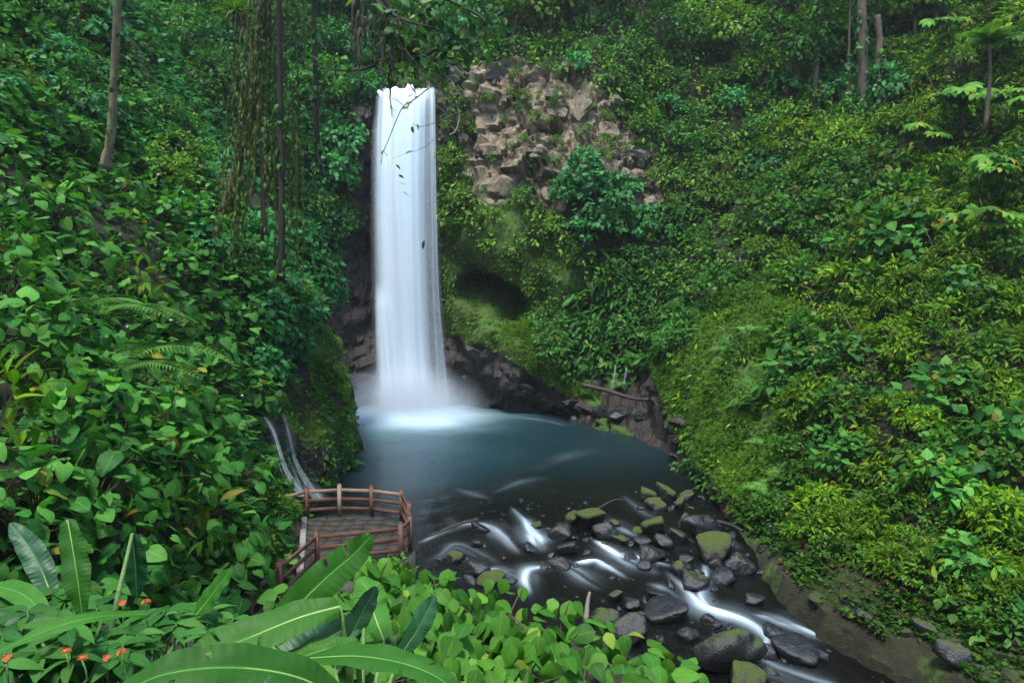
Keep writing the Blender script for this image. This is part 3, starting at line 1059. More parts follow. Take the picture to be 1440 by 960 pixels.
def wsheet(*a, **k):
    o = fall_sheet(*a, **k)
    o.matrix_basis = wf_inv
    return o


wsheet('main_curtain', [(531, 607, 121, 68, 1), (530, 608, 124, 62.5, 1), (528, 608, 131, 59.8, 1), (526, 607, 150, 59.0, 1), (524, 606, 200, 58.6, 1),
                        (524, 606, 300, 58.2, .92), (526, 610, 420, 57.8, .8), (527, 618, 520, 57.5, .74), (527, 626, 560, 57.2, .74), (522, 637, 590, 56.6, .9)],  # lower rows thinned: the bluish shade there is put into the opacity
       fall_mat('falling_water', 11, .45, 1.0, .72, 3.1), wf, seed=5)
wsheet('inner_curtain', [(545, 606, 126, 63, 1), (542, 606, 133, 60.2, 1), (540, 603, 160, 59.0, 1), (538, 600, 240, 58.2, .9), (545, 600, 380, 57.6, .72), (548, 606, 500, 57.1, .68), (545, 618, 588, 56.3, 1)],  # body drops lower down to imitate the same bluish shade
       fall_mat('falling_water_inner', 7, .45, 1.0, .75, 7.7), wf, seed=9, bulge=.9)
wsheet('spray_veil', [(521, 614, 150, 59.4, .0), (518, 617, 200, 58.9, .55), (517, 620, 320, 58.4, .8), (517, 628, 450, 57.9, .8), (514, 645, 540, 57.4, .85), (500, 668, 592, 56.4, .6)],
       fall_mat('spray', 8, .10, .75, .75, 12.3, .8), wf, seed=13, bulge=1.1)
wsheet('side_strand', [(526, 545, 395, 57.3, 0), (526, 553, 430, 57.0, .8), (527, 562, 480, 56.7, .8), (529, 570, 540, 56.5, .8), (524, 575, 592, 56.2, .6)],
       fall_mat('side_water', 7, .2, .9, .8, 5.3, .8), wf, seed=17, bulge=.3)
wsheet('edge_strand', [(596, 612, 122, 63, .5), (597, 613, 132, 60.1, .8), (600, 614, 180, 59.0, .8), (602, 616, 300, 58.4, .6), (604, 620, 420, 58, .5), (608, 634, 560, 57.4, .5), (606, 640, 590, 56.8, .4)],
       fall_mat('edge_water', 6, .15, .95, .7, 9.3, .8), wf, seed=23, bulge=.25)
# white lumps of water where the stream breaks over the lip
lump = MB()
for k, (a, b_, s_) in enumerate([(534, 129, .26), (556, 128, .36), (577, 126, .42), (590, 131, .22)]):
    c = P(a, b_ + 3, 60.0)
    un, vn_ = np.meshgrid(np.linspace(0, 2 * np.pi, 12, endpoint=False), np.linspace(0.05, np.pi - .05, 7), indexing='ij')
    sph = np.stack([np.cos(un) * np.sin(vn_) * s_, np.sin(un) * np.sin(vn_) * s_ * 2, np.cos(vn_) * s_ * 1.25], -1)
    sph = sph * (1 + .35 * fbm(sph + k * 3, 2.0, 2, k))[..., None] + c
    vv_ = sph.reshape(-1, 3)
    f_ = [(i * 7 + j, ((i + 1) % 12) * 7 + j, ((i + 1) % 12) * 7 + j + 1, i * 7 + j + 1) for i in range(12) for j in range(6)]
    lump.add(vv_ - np.array(W(578, 582)), f_)
mw, ntw, bw_ = new_mat('white_water')
bw_.inputs['Base Color'].default_value = (.85, .89, .92, 1)
bw_.inputs['Roughness'].default_value = .5
tag(link('breaking_crest', lump.mesh('breaking_crest', True), mw, wf), kind='stuff')


def trickle(name, prof, label, seed):
    c = P((prof[-1][0] + prof[-1][1]) / 2, prof[-1][2], prof[-1][3])
    r = root(name, tuple(c), label, 'trickle', 'thin trickles running down the rock')
    o = fall_sheet('water_strand', prof, M['trick'], r, nu=14, nv=50, bulge=.05, rip=.04, seed=seed)
    o.matrix_basis = Matrix.Translation(-Vector(c))
    return r


M['trick'] = fall_mat('trickle_water', 7, .0, .9, 1.0, 2.2, .85, .47)
trickle('trickle', [(366, 380, 586, 27.6, .3), (374, 393, 602, 27.5, .8), (383, 402, 630, 27.3, .8), (388, 416, 660, 27.1, .8), (394, 448, 697, 26.9, .6)],
        'white trickle sliding down dark rock nearest the big-leaved bushes', 41)
trickle('trickle', [(392, 404, 580, 29.4, .3), (398, 414, 605, 29.2, .8), (402, 424, 640, 29, .8), (406, 444, 668, 28.8, .8), (414, 474, 702, 28.5, .6)],
        'wider white trickle on the wet buttress, beside the mossy rib', 43)
trickle('trickle', [(864, 867, 512, 49.5, .5), (861, 868, 525, 49.3, .9), (857, 866, 538, 49.1, .7), (852, 866, 552, 48.9, .3)],
        'thin trickle on the far wall, nearer to the waterfall', 45)
trickle('trickle', [(879, 882, 516, 49, .5), (877, 882, 528, 48.8, .9), (873, 880, 540, 48.6, .6)],
        'short thin trickle on the far wall, farther from the waterfall', 47)

# ------------------------------------------------------------------ plant prototypes
PARTS = {}


def crown_pts(r, R, H, ncl, nleaf, rc=.30, low=-.25, irr=.35):
    d = norm(r.normal(size=(ncl * 3, 3)))
    d = d[d[:, 2] > low][:ncl]
    lob = 1 + irr * fbm(d * 1.7 + r.uniform(0, 50), 1.0, 2, 3) * 1.6
    rad = (r.uniform(.55, 1, len(d)) ** .5) * lob
    cen = d * rad[:, None] * np.array([R, R, H])
    pos, out = [], []
    for c, dd in zip(cen, d):
        n = max(3, int(nleaf * r.uniform(.5, 1.5)))
        o = norm(r.normal(size=(n, 3)))
        k = r.uniform(.3, 1, n)[:, None] ** .6
        pos.append(c + o * k * rc * R * r.uniform(.6, 1.3) * np.array([1, 1, .7]))
        out.append(norm(o * .6 + dd * .8))
    return np.concatenate(pos), np.concatenate(out), cen


def make_shrub(key, tpl, R, H, ncl, nleaf, size, n_var, mat, drop=.35, stems=6, sj=.35, low=-.25, rc=.3, stem_mat='stem'):
    """variants of a leafy crown on a few stems; root at the foot"""
    out = []
    for v in range(n_var):
        r = np.random.RandomState(hash_s(key) + v)
        pos, o, cen = crown_pts(r, R, H, ncl, nleaf, rc, low)
        z0 = H * .75
        pos = pos + np.array([0, 0, z0])
        ax, nr = leaf_orient(o, r, drop=drop)
        me = join_leaves(key + '_foliage', tpl, pos, ax, nr, size * r.uniform(1 - sj, 1 + sj, len(pos)))
        me.materials.append(M[mat])
        mb = MB()
        for c in cen[r.permutation(len(cen))[:stems]]:
            e = c + np.array([0, 0, z0])
            mid = e * .5 + r.normal(size=3) * .12 * R
            mb.tube(crom([(0, 0, -.4), mid, e], 7), np.linspace(.03, .008, 7) * (R ** .7), 5)
        sm = mb.mesh(key + '_stem', True)
        sm.materials.append(M[stem_mat])
        out.append((me, sm))
    PARTS[key] = out


def hash_s(s):
    h = 7
    for ch in s:
        h = (h * 31 + ord(ch)) % 100003
    return h


make_shrub('shrub', T_SMALL, 1.25, .95, 34, 13, .26, 5, 'far')
make_shrub('lightshrub', T_SMALL, 1.3, 1.0, 36, 13, .27, 4, 'farlight')
make_shrub('tealshrub', T_SMALLR, 1.4, 1.1, 34, 12, .34, 4, 'teal', drop=.6)
make_shrub('slopeshrub', T_LANCE, .85, .65, 34, 16, .23, 6, 'slope', drop=.3, stems=8)
make_shrub('slopedark', T_SMALLR, .85, .65, 28, 12, .19, 5, 'slope2', drop=.3, stems=8)
make_shrub('broadmid', T_SMALLR, 1.1, .85, 24, 7, .36, 5, 'broad', drop=.5, stems=8)
make_shrub('crown', T_SMALL, 3.1, 2.4, 85, 16, .42, 4, 'far', low=-.5)
make_shrub('crownlight', T_SMALLR, 2.9, 2.2, 80, 15, .40, 3, 'farlight', low=-.5)
make_shrub('crownteal', T_SMALLR, 2.8, 2.3, 76, 15, .42, 3, 'teal', low=-.5, drop=.6)

LM = {}
for k, tpls in (('heart', T_HEARTS), ('ovate', T_OVATES), ('lance', T_LANCES)):
    LM[k] = tpls
MESHC = {}


def leafm(kind, mat):
    key = (kind, mat)
    if key not in MESHC:
        MESHC[key] = []
        for t in LM[kind]:
            me = leaf_mesh('leaf', t)
            me.materials.append(M[mat])
            MESHC[key].append(me)
    return MESHC[key]


# fern frond
def frond_mesh():
    V, F, UV = [], [], []
    n = 25
    for i in range(n):
        t = (i + .5) / n
        w = .30 * math.sin(math.pi * min(1, .12 + t * .9)) ** .8
        y = t
        z = .45 * t - .75 * t * t
        for s_ in (-1, 1):
            b0 = len(V)
            tip = (s_ * w, y + .08, z - .18 * w)
            V += [(0, y - .012, z), (s_ * w * .5, y + .012, z + .015), tip, (s_ * w * .45, y + .052, z + .01), (0, y + .018, z)]
            UV += [(.5, t), (.7, t), (1, t), (.7, t), (.5, t)]
            F.append((b0, b0 + 1, b0 + 2, b0 + 3, b0 + 4) if s_ > 0 else (b0 + 4, b0 + 3, b0 + 2, b0 + 1, b0))
    return raw_mesh('frond', np.array(V), np.array(F).ravel(), np.full(len(F), 5), uv=np.array(UV))


FROND = frond_mesh()
FROND.materials.append(M['fern'])

# ------------------------------------------------------------------ scattering on the land
LANDS = {'back': (Bd, toward_cam(Bd, gnormals(Bd))), 'left': (Ld, toward_cam(Ld, gnormals(Ld)))}
for k in LANDS:
    G, N = LANDS[k]
    A = np.linalg.norm(np.cross(np.gradient(G, axis=0), np.gradient(G, axis=1)), axis=-1)
    a, b, c = proj(G)
    vis = seen(G) & (G[..., 2] > .1 + 0 * c)
    LANDS[k] = (G.reshape(-1, 3), N.reshape(-1, 3), (A / np.maximum(c, 2) ** 2).ravel(), a.ravel(), b.ravel(), c.ravel(), vis.ravel())


def scatter(land, n, poly=None, not_polys=(), min_px=30, seed=0, tries=12, dmax=1e9, dmin=0):
    G, N, Wt, a, b, c, vis = LANDS[land]
    ok = vis & (c < dmax) & (c > dmin)
    if poly is not None:
        ok = ok & inpoly(a, b, poly)
    for q in not_polys:
        ok = ok & ~inpoly(a, b, q)
    idx = np.where(ok)[0]
    if not len(idx):
        return np.array([], int)
    r = np.random.RandomState(seed)
    cand = r.choice(idx, size=min(len(idx), n * tries), replace=False, p=Wt[idx] / Wt[idx].sum())
    keep = []
    for i in cand:
        if len(keep) >= n:
            break
        if keep:
            k = np.array(keep)
            if (((a[k] - a[i]) ** 2 + (b[k] - b[i]) ** 2) < min_px ** 2).any():
                continue
        keep.append(i)
    return np.array(keep, int)


def tilt_rot(nrm, r, amt=.45):
    z = norm(np.array([0, 0, 1.0]) * (1 - amt) + np.asarray(nrm) * amt)
    q = Vector((0, 0, 1)).rotation_difference(Vector(z))
    q = q @ Euler((0, 0, r.uniform(0, 6.28))).to_quaternion()
    return q.to_euler()


REG = []   # (object, kind phrase, bearing x, y, size word)


CAVEP = [(618, 345), (740, 345), (775, 420), (752, 490), (700, 500), (618, 480)]


def put_shrub(key, p, nrm, r, scale, name, phrase, cat, group, amt=.45):
    me, sm = PARTS[key][r.randint(len(PARTS[key]))]
    o = root(name, tuple(p), None, cat, group, tilt_rot(nrm, r, amt), scale)
    link('foliage', me, None, o)
    link('stem', sm, None, o)
    a, b, c = proj(np.asarray(p) + np.asarray(nrm) * .5 * scale)
    REG.append((o, phrase, float(a), float(b)))
    return o


def put_leafplant(name, p, nrm, r, kind, mat, nleaf, R, H, size, phrase, cat, group, z0=None, drop=.4, up=.8, low=-.1, stems=4, amt=.4, bias=None, stem_mat='stem', shell=.55):
    """a plant whose leaves can be picked apart: each leaf its own part"""
    o = root(name, tuple(p), None, cat, group, tilt_rot(nrm, r, amt))
    Rm = np.array(o.rotation_euler.to_matrix())
    d = norm(r.normal(size=(nleaf * 4, 3)))
    dw = d @ Rm.T
    ok = d[:, 2] > low
    if bias is not None:
        ok &= (dw @ np.asarray(bias)) > -.25
    d = d[ok][:nleaf]
    rad = r.uniform(shell, 1.05, len(d))
    zc = H * .6 if z0 is None else z0
    pos = d * rad[:, None] * np.array([R, R, H]) + np.array([0, 0, zc])
    down = Rm.T @ np.array([0, 0, -1.0])
    n = len(d)
    out = norm(d)
    ax = norm(out * .75 + down * drop + r.normal(size=(n, 3)) * .4)
    nr = norm(out * .55 - down * up + r.normal(size=(n, 3)) * .3)
    ms = leafm(kind, mat)
    for i in range(n):
        link('leaf', ms[r.randint(len(ms))], None, o, mtx=mtx_leaf(pos[i], ax[i], nr[i], size * r.uniform(.6, 1.25)))
    mb = MB()
    for i in r.permutation(n)[:max(stems, n // 4)]:
        e = pos[i]
        m_ = e * np.array([.35, .35, .55]) + r.normal(size=3) * .05
        mb.tube(crom([(0, 0, -.3), m_, e], 6), np.linspace(.022, .006, 6), 5)
    link('stem', mb.mesh('stem', True), M[stem_mat], o)
    a, b, c = proj(np.asarray(p) + np.asarray(nrm) * .4)
    REG.append((o, phrase, float(a), float(b)))
    return o


rp = np.random.RandomState(77)
BG, BNN, BW_, BA, BB, BC, BV = LANDS['back']
LG, LNN, LW_, LA, LB, LC, LV = LANDS['left']

# --- upper forest: trees on the rim and the far left hillside
UPPER = [(150, -60), (1300, -80), (1290, 90), (1060, 150), (960, 110), (900, 60), (800, 55), (720, 70), (640, 95), (560, 105), (515, 110), (440, 230), (330, 330), (150, 260)]


def put_tree(i, key, scale, phrase, h):
    p, n = BG[i], BNN[i]
    me, _ = PARTS[key][rp.randint(len(PARTS[key]))]
    t = root('forest_tree', tuple(p), None, 'tree', 'trees of the forest around the falls', (0, 0, rp.uniform(0, 6.28)), scale)
    f = link('crown', me, None, t, loc=(0, 0, h))
    mb = MB()
    mb.tube(crom([(0, 0, -.8), (rp.normal() * .25, rp.normal() * .25, h * .5), (rp.normal() * .3, 0, h + 1.2)], 10), np.linspace(.2, .09, 10), 7, .2, i)
    for k in range(5):
        an = rp.uniform(0, 6.28)
        mb.tube(crom([(0, 0, h + .4 * k * .5), (math.cos(an) * 1.0, math.sin(an) * 1.0, h + 1 + .3 * k), (math.cos(an) * 2.1, math.sin(an) * 2.1, h + 1.6 + .4 * k)], 6), np.linspace(.09, .02, 6), 5)
    link('trunk', mb.mesh('trunk', True), M['bark'], t)
    a, b, c = proj(p + np.array([0, 0, (h + 1.5) * scale]))
    REG.append((t, phrase, float(a), float(b)))


for i in scatter('back', 62, UPPER, (), 46, 101):
    x, y = BA[i], BB[i]
    if x < 520:
        key, ph = (('crown', 'dark fine-leaved tree'), ('crownteal', 'blue-green leafy tree'), ('crownlight', 'bright green tree'))[rp.choice(3, p=[.45, .4, .15])]
    else:
        key, ph = (('crown', 'dark fine-leaved tree'), ('crownlight', 'light green leafy tree'), ('crownteal', 'blue-green leafy tree'))[rp.choice(3, p=[.5, .36, .14])]
    put_tree(i, key, rp.uniform(.75, 1.15), ph, rp.uniform(.8, 2.2))

# --- shrubs on the back wall
WALL = [(330, 250), (520, 130), (600, 105), (900, 60), (1300, 60), (1230, 280), (1120, 420), (1010, 420), (930, 520), (640, 480), (420, 520), (330, 420)]
for i in scatter('back', 95, WALL, (ROCKP, MOSSP, WETP, FALLP, CAVEP), 27, 102):
    x, y = BA[i], BB[i]
    if x < 540:
        key, ph = (('tealshrub', 'blue-green shrub'), ('shrub', 'dark small-leaved shrub'), ('lightshrub', 'fresh green shrub'))[rp.choice(3, p=[.55, .2, .25])]
    elif x > 740 and y > 360:
        key, ph = (('shrub', 'dark small-leaved shrub'), ('slopedark', 'low dark bush'))[rp.choice(2)]
    else:
        key, ph = (('shrub', 'dark small-leaved shrub'), ('lightshrub', 'yellowish green shrub'), ('tealshrub', 'blue-green shrub'))[rp.choice(3, p=[.5, .38, .12])]
    put_shrub(key, BG[i], BNN[i], rp, rp.uniform(.65, 1.25), 'wall_shrub', ph, 'shrub', 'shrubs growing on the gorge walls')
# sparse tufts on rock and moss, and the bushy tree below the bare rock
for i in scatter('back', 40, ROCKP, (FALLP,), 18, 103):
    put_shrub('lightshrub' if rp.rand() < .6 else 'shrub', BG[i], BNN[i], rp, rp.uniform(.3, .6), 'wall_shrub', 'small rock-rooted shrub', 'shrub', 'shrubs growing on the gorge walls')
for x, y, s_ in ((640, 150, .9), (655, 190, .8), (640, 230, .9), (650, 290, .9), (690, 310, .7), (632, 180, .6), (780, 320, .7), (640, 315, .5)):
    i = np.argmin((BA - x) ** 2 + (BB - y) ** 2 + 1e6 * ~BV)
    put_shrub('lightshrub', BG[i], BNN[i], rp, s_, 'wall_shrub', 'light green trailing shrub', 'shrub', 'shrubs growing on the gorge walls')
for x, y, s_ in ((825, 255, 1.2), (850, 300, 1.35), (880, 285, 1.1), (800, 275, .9), (835, 330, 1.1), (905, 320, .9)):
    i = np.argmin((BA - x) ** 2 + (BB - y) ** 2 + 1e6 * ~BV)
    put_shrub('tealshrub', BG[i], BNN[i], rp, s_, 'wall_shrub', 'large-leaved blue-green shrub', 'shrub', 'shrubs growing on the gorge walls')

# --- right slope
RIGHT = [(1040, 180), (1180, 130), (1275, 60), (1290, -70), (1500, -70), (1460, 300), (1445, 925), (1330, 885), (1240, 825), (1110, 760), (1120, 640), (1095, 560), (1120, 440), (1060, 350)]
for i in scatter('back', 230, RIGHT, (GRASSP, BANKP), 22, 104, tries=20):
    if fbm(BG[i], .3, 2, 250) < -.16:
        continue
    x, y, c = BA[i], BB[i], BC[i]
    key, ph = (('slopeshrub', 'yellow-green narrow-leaved bush'), ('slopedark', 'dark green bushy plant'))[rp.choice(2, p=[.62, .38] if x > 1130 else [.4, .6])]
    if rp.rand() < .13:
        key, ph = 'broadmid', 'round-leaved bush'
    put_shrub(key, BG[i], BNN[i], rp, rp.choice([.6, .75, .9, 1.15, 1.45]) * rp.uniform(.9, 1.1) * np.clip(c / 30, .7, 1.4), 'slope_bush', ph, 'bush', 'bushes covering the slope across the stream', .55)
for i in scatter('back', 12, GRASSP, (), 15, 132, tries=20):
    if fbm(BG[i], .35, 2, 251) < -.05:
        continue
    put_shrub(('slopedark', 'slopeshrub')[rp.randint(2)], BG[i] - BNN[i] * .1, BNN[i], rp, rp.uniform(.4, .85), 'slope_bush', 'small trailing bush', 'bush', 'bushes covering the slope across the stream', .7)
for i in scatter('back', 14, GRASSP, (), 26, 133, tries=20):
    o = root('fern', tuple(BG[i]), None, 'fern', 'ferns on the far slopes', tilt_rot(BNN[i], rp, .6), rp.uniform(.7, 1.2))
    for k in range(6):
        link('frond', FROND, None, o, mtx=Matrix.Rotation(k * 1.05 + rp.uniform(-.2, .2), 4, 'Z') @ Matrix.Rotation(rp.uniform(.1, .6), 4, 'X') @ Matrix.Scale(rp.uniform(.8, 1.2), 4))
    REG.append((o, 'bright feathery fern', float(BA[i]), float(BB[i])))
for i in scatter('back', 44, RIGHT, (BANKP,), 40, 105, dmax=42, tries=20):
    put_leafplant('broad_herb', BG[i] + BNN[i] * .15, BNN[i], rp, 'lance', 'slope' if rp.rand() < .6 else 'herb', 9, .3, .25, .62 * np.clip(BC[i] / 28, .75, 1.2),
                  'strap-leaved tuft', 'plant', 'long-leaved plants on the slope across the stream', drop=.15, low=0, stems=3, amt=.5, shell=.3)
FERNP = [(1080, 640), (1440, 640), (1440, 800), (1300, 800), (1130, 760), (1110, 700)]
for poly, nn, sd in ((FERNP, 20, 106), (RIGHT, 12, 107), ([(760, 400), (960, 400), (940, 520), (800, 560), (740, 480)], 8, 108)):
    for i in scatter('back', nn, poly, (BANKP,), 34, sd, tries=20):
        o = root('fern', tuple(BG[i] + BNN[i] * .1), None, 'fern', 'ferns on the far slopes', tilt_rot(BNN[i], rp, .5), rp.uniform(.7, 1.1) * np.clip(BC[i] / 30, .8, 1.4))
        for k in range(7):
            an = k * .9 + rp.uniform(-.2, .2)
            link('frond', FROND, None, o, mtx=Matrix.Rotation(an, 4, 'Z') @ Matrix.Rotation(rp.uniform(.2, .6), 4, 'X') @ Matrix.Scale(rp.uniform(.8, 1.25), 4))
        REG.append((o, 'bright feathery fern', float(BA[i]), float(BB[i])))
HERBP = [(800, 410), (840, 380), (960, 400), (985, 450), (950, 500), (900, 510), (840, 520), (825, 500)]
for i in scatter('back', 34, HERBP, (), 20, 109, tries=20):
    put_leafplant('broad_herb', BG[i] + BNN[i] * .1, BNN[i], rp, 'lance', 'herb', 9, .4, .35, 1.15, 'dark long-leaved tuft', 'plant', 'long-leaved plants above the two thin trickles', drop=.2, low=0, stems=3, amt=.5, shell=.3)
ds = MB()
for i in scatter('back', 150, RIGHT, (BANKP,), 14, 131, tries=20):
    L_ = rp.uniform(.5, 1.6) * BC[i] / 30
    e = BNN[i] * L_ * .6 + rp.normal(size=3) * .35 * L_ + [0, 0, .25 * L_]
    ds.tube(crom([BG[i], BG[i] + e * .6 + rp.normal(size=3) * .05, BG[i] + e], 5), np.linspace(.022, .009, 5) * BC[i] / 30, 4)
tag(link('dry_stems', ds.mesh('dry_stems', True), M['drystem']), kind='stuff')
# young plants at the foot of the slope
for x, y in ((1265, 810), (1280, 818), (1235, 812), (1305, 790), (1320, 850), (1345, 870), (1385, 900), (1400, 880), (1190, 790), (1150, 765), (1420, 915), (1360, 835)):
    i = np.argmin((BA - x) ** 2 + (BB - y) ** 2 + 1e6 * ~BV)
    put_leafplant('young_plant', BG[i], BNN[i], rp, 'ovate', 'fern', 11, .3, .28, .30, 'bright young plant', 'plant', 'young plants on the earth bank', drop=.2, low=0, stems=3)

# --- left hillside: big-leaved bushes
LBUSH = [(-30, 90), (130, 130), (200, 210), (265, 290), (330, 400), (352, 540), (362, 680), (362, 830), (300, 960), (-30, 960)]
for i in scatter('left', 58, LBUSH, (), 56, 110, dmax=36, tries=25):
    c = LC[i]
    if rp.rand() < .24:
        kd, mt_, ph_ = (('ovate', 'fore', 'oval-leaved bush'), ('lance', 'slope', 'narrow-leaved bush'))[rp.choice(2, p=[.65, .35])]
        put_leafplant('mixed_bush', LG[i] + LNN[i] * .25, LNN[i], rp, kd, mt_, 44, .95, .85, .30 if kd == 'ovate' else .5, ph_, 'bush', 'other bushes mixed into the near hillside', drop=.4, low=-.3, amt=.5, stems=12)
        continue
    put_leafplant('broadleaf_bush', LG[i] + LNN[i] * .2, LNN[i], rp, 'heart', 'broad', 40, 1.1, .9, .37 * np.clip(c / 14, .9, 1.05), 'big-leaved bush', 'bush',
                  'big-leaved bushes on the near hillside', drop=.6, up=.7, low=-.3, amt=.5)
LMID = [(100, -40), (330, -40), (330, 300), (470, 400), (480, 440), (430, 455), (385, 530), (345, 560), (330, 420), (240, 300), (150, 220), (-20, 200), (-20, -40)]
for i in scatter('left', 75, LMID, (LROCK,), 34, 111, dmin=24, tries=20):
    key, ph = (('broadmid', 'round-leaved green bush'), ('tealshrub', 'blue-green shrub'), ('shrub', 'dark small-leaved shrub'), ('lightshrub', 'fresh green shrub'))[rp.choice(4, p=[.4, .3, .15, .15])]
    put_shrub(key, LG[i], LNN[i], rp, rp.uniform(.7, 1.2), 'hillside_shrub', ph, 'shrub', 'shrubs on the hillside left of the falls')
for x, y, s_ in ((430, 400, 1.2), (455, 425, 1.0), (405, 430, 1.0), (420, 350, 1.2), (440, 330, 1.2), (370, 470, .8)):
    i = np.argmin((LA - x) ** 2 + (LB - y) ** 2 + 1e6 * ~LV)
    put_shrub('tealshrub' if x > 410 else 'lightshrub', LG[i], LNN[i], rp, s_, 'hillside_shrub', 'overhanging shrub', 'shrub', 'shrubs on the hillside left of the falls')
# low green cushions by the deck
for x, y, s_ in ((360, 770, .8), (375, 740, .8), (350, 720, .9), (330, 790, .8), (380, 700, .7), (372, 800, .7), (345, 830, .8)):
    i = np.argmin((LA - x) ** 2 + (LB - y) ** 2 + 1e6 * ~LV)
    put_shrub('slopedark', LG[i] + LNN[i] * .2, LNN[i], rp, s_ * 1.1, 'hillside_shrub', 'fine-leaved cushion shrub', 'shrub', 'shrubs on the hillside left of the falls')


# --- undergrowth that nobody could count
def cover(name, land, tpl, mat, n, px_size, poly=None, nots=(), seed=0, lift=.2, drop=.4, jit=.45, up=.7, dmax=1e9, gap=2.6):
    G, N, Wt, a, b, c, vis = LANDS[land]
    ok = vis & (c < dmax)
    if poly is not None:
        ok &= inpoly(a, b, poly)
    for q in nots:
        ok &= ~inpoly(a, b, q)
    idx = np.where(ok)[0]
    r = np.random.RandomState(seed)
    wq = Wt[idx] * np.clip(.55 + gap * fbm(G[idx], .55, 3, seed), .03, 2)
    ii = r.choice(idx, size=n, p=wq / wq.sum())
    # jitter inside the cell
    st = np.sqrt(np.maximum(Wt[ii], 1e-9)) * c[ii]
    pos = G[ii] + np.cross(N[ii], norm(r.normal(size=(n, 3)))) * st[:, None] * r.uniform(0, .9, n)[:, None] + N[ii] * (r.uniform(0, 1, n) ** 1.5 * lift)[:, None] * np.clip(c[ii] / 40, .3, 1.5)[:, None]
    ax, nr = leaf_orient(N[ii], r, up=up, drop=drop, jit=jit)
    size = px_size / 960 * c[ii] * r.uniform(.6, 1.4, n)
    me = join_leaves(name, tpl, pos, ax, nr, size)
    return tag(link(name, me, M[mat]), kind='stuff')


cover('undergrowth', 'back', T_SMALL, 'far', 26000, 8, None, (ROCKP, MOSSP, WETP, FALLP, GRASSP, BANKP, RIGHT, HERBP), 201, .9)
cover('undergrowth', 'back', T_SMALLR, 'teal', 9000, 8, [(100, -60), (520, -60), (520, 300), (440, 560), (100, 560)], (FALLP,), 202, .9)
cover('undergrowth', 'back', T_SMALL, 'farlight', 9000, 7, [(560, 60), (1300, 40), (1200, 320), (1000, 420), (860, 380), (600, 330)], (FALLP, ROCKP), 203, 1.0)
cover('undergrowth', 'back', T_LANCE, 'slope', 30000, 9, RIGHT, (BANKP,), 204, .8)
cover('undergrowth', 'back', T_SMALLR, 'slope2', 22000, 6.5, RIGHT, (BANKP,), 205, .6)
cover('undergrowth', 'back', T_SMALL, 'litter', 5000, 6, RIGHT, (), 221, .7)
cover('undergrowth', 'back', T_LANCE, 'herb', 5000, 13, HERBP, (), 206, .6)
cover('undergrowth', 'left', T_SMALLR, 'broad', 12000, 16, None, (LROCK,), 207, .7, dmax=40, gap=1.0)
cover('undergrowth', 'left', T_SMALLR, 'teal', 12000, 9, LMID, (LROCK,), 208, .9)
cover('undergrowth', 'left', T_SMALL, 'slope2', 5000, 8, [(320, 640), (400, 640), (400, 830), (330, 900), (250, 760)], (), 209, .6)
cover('moss', 'back', T_BLADE, 'moss', 70000, 6.5, GRASSP, (), 210, .12, drop=.7, jit=.6, gap=1.2)
cover('undergrowth', 'back', T_SMALLR, 'slope2', 1800, 5, GRASSP, (), 222, .15)
cover('undergrowth', 'back', T_LANCE, 'slope', 1200, 7, GRASSP, (), 223, .3, drop=.7)
cover('moss', 'back', T_BLADE, 'mossdry', 22000, 5, MOSSP, (FALLP,), 211, .08, drop=.6, jit=.6)
cover('moss', 'back', T_BLADE, 'moss', 14000, 6, [(690, 468), (720, 430), (790, 440), (835, 550), (800, 556), (740, 514)], (), 212, .1, drop=.5, jit=.6)
cover('moss', 'back', T_BLADE, 'mossdry', 16000, 5, BANKP, (), 213, .08, drop=.4, jit=.7)
cover('moss', 'left', T_BLADE, 'moss', 12000, 6, [(400, 520), (440, 450), (475, 470), (496, 580), (470, 600), (440, 640), (405, 600)], (), 214, .1, drop=.6, jit=.5)
cover('undergrowth', 'left', T_SMALL, 'slope2', 2600, 7, LROCK, (), 219, .35)
cover('moss', 'back', T_SMALL, 'farlight', 2400, 4.5, MOSSP, (FALLP,), 215, .12)
cover('undergrowth', 'back', T_SMALLR, 'slope2', 5000, 7, BANKP, (), 218, .25)
cover('leaf_litter', 'back', T_SMALL, 'litter', 1500, 6, BANKP, (), 220, .03, up=1.2, jit=.3)
cover('moss', 'back', T_SMALL, 'slope2', 6500, 6, GRASSP, (), 216, .15)


# ------------------------------------------------------------------ stones
def rock_mesh(name, seed, cuts=9, sub=3, rough=.07, sq=(1, 1, 1)):
    bm = bmesh.new()
    bmesh.ops.create_icosphere(bm, subdivisions=sub, radius=1.0)
    v = np.array([q.co[:] for q in bm.verts])
    f = [[q.index for q in fc_.verts] for fc_ in bm.faces]
    bm.free()
    r = np.random.RandomState(seed)
    d = norm(v)
    acc = (np.ones(len(v)) / 1.15) ** 8
    for k in range(cuts):
        n = norm(r.normal(size=3))
        off = r.uniform(.5, .9)
        dn = d @ n
        acc = acc + (np.maximum(dn, 0) / off) ** 8
    rad = acc ** (-1 / 8)
    v = d * rad[:, None] * np.array(sq)
    v = v * (1 + rough * 1.6 * fbm(v, 2.2, 3, seed))[:, None] + .055 * fbm(v, 5, 3, seed + 3)[:, None] * d
    f = np.array(f)
    me = raw_mesh(name, v, f.ravel(), np.full(len(f), 3), smooth_f=True)
    me.set_sharp_from_angle(angle=1.0)
    return me


BOULD = [rock_mesh('boulder', 300 + k, 9, 4) for k in range(8)]
for me in BOULD:
    me.materials.append(M['boulder'])
rb = np.random.RandomState(5)
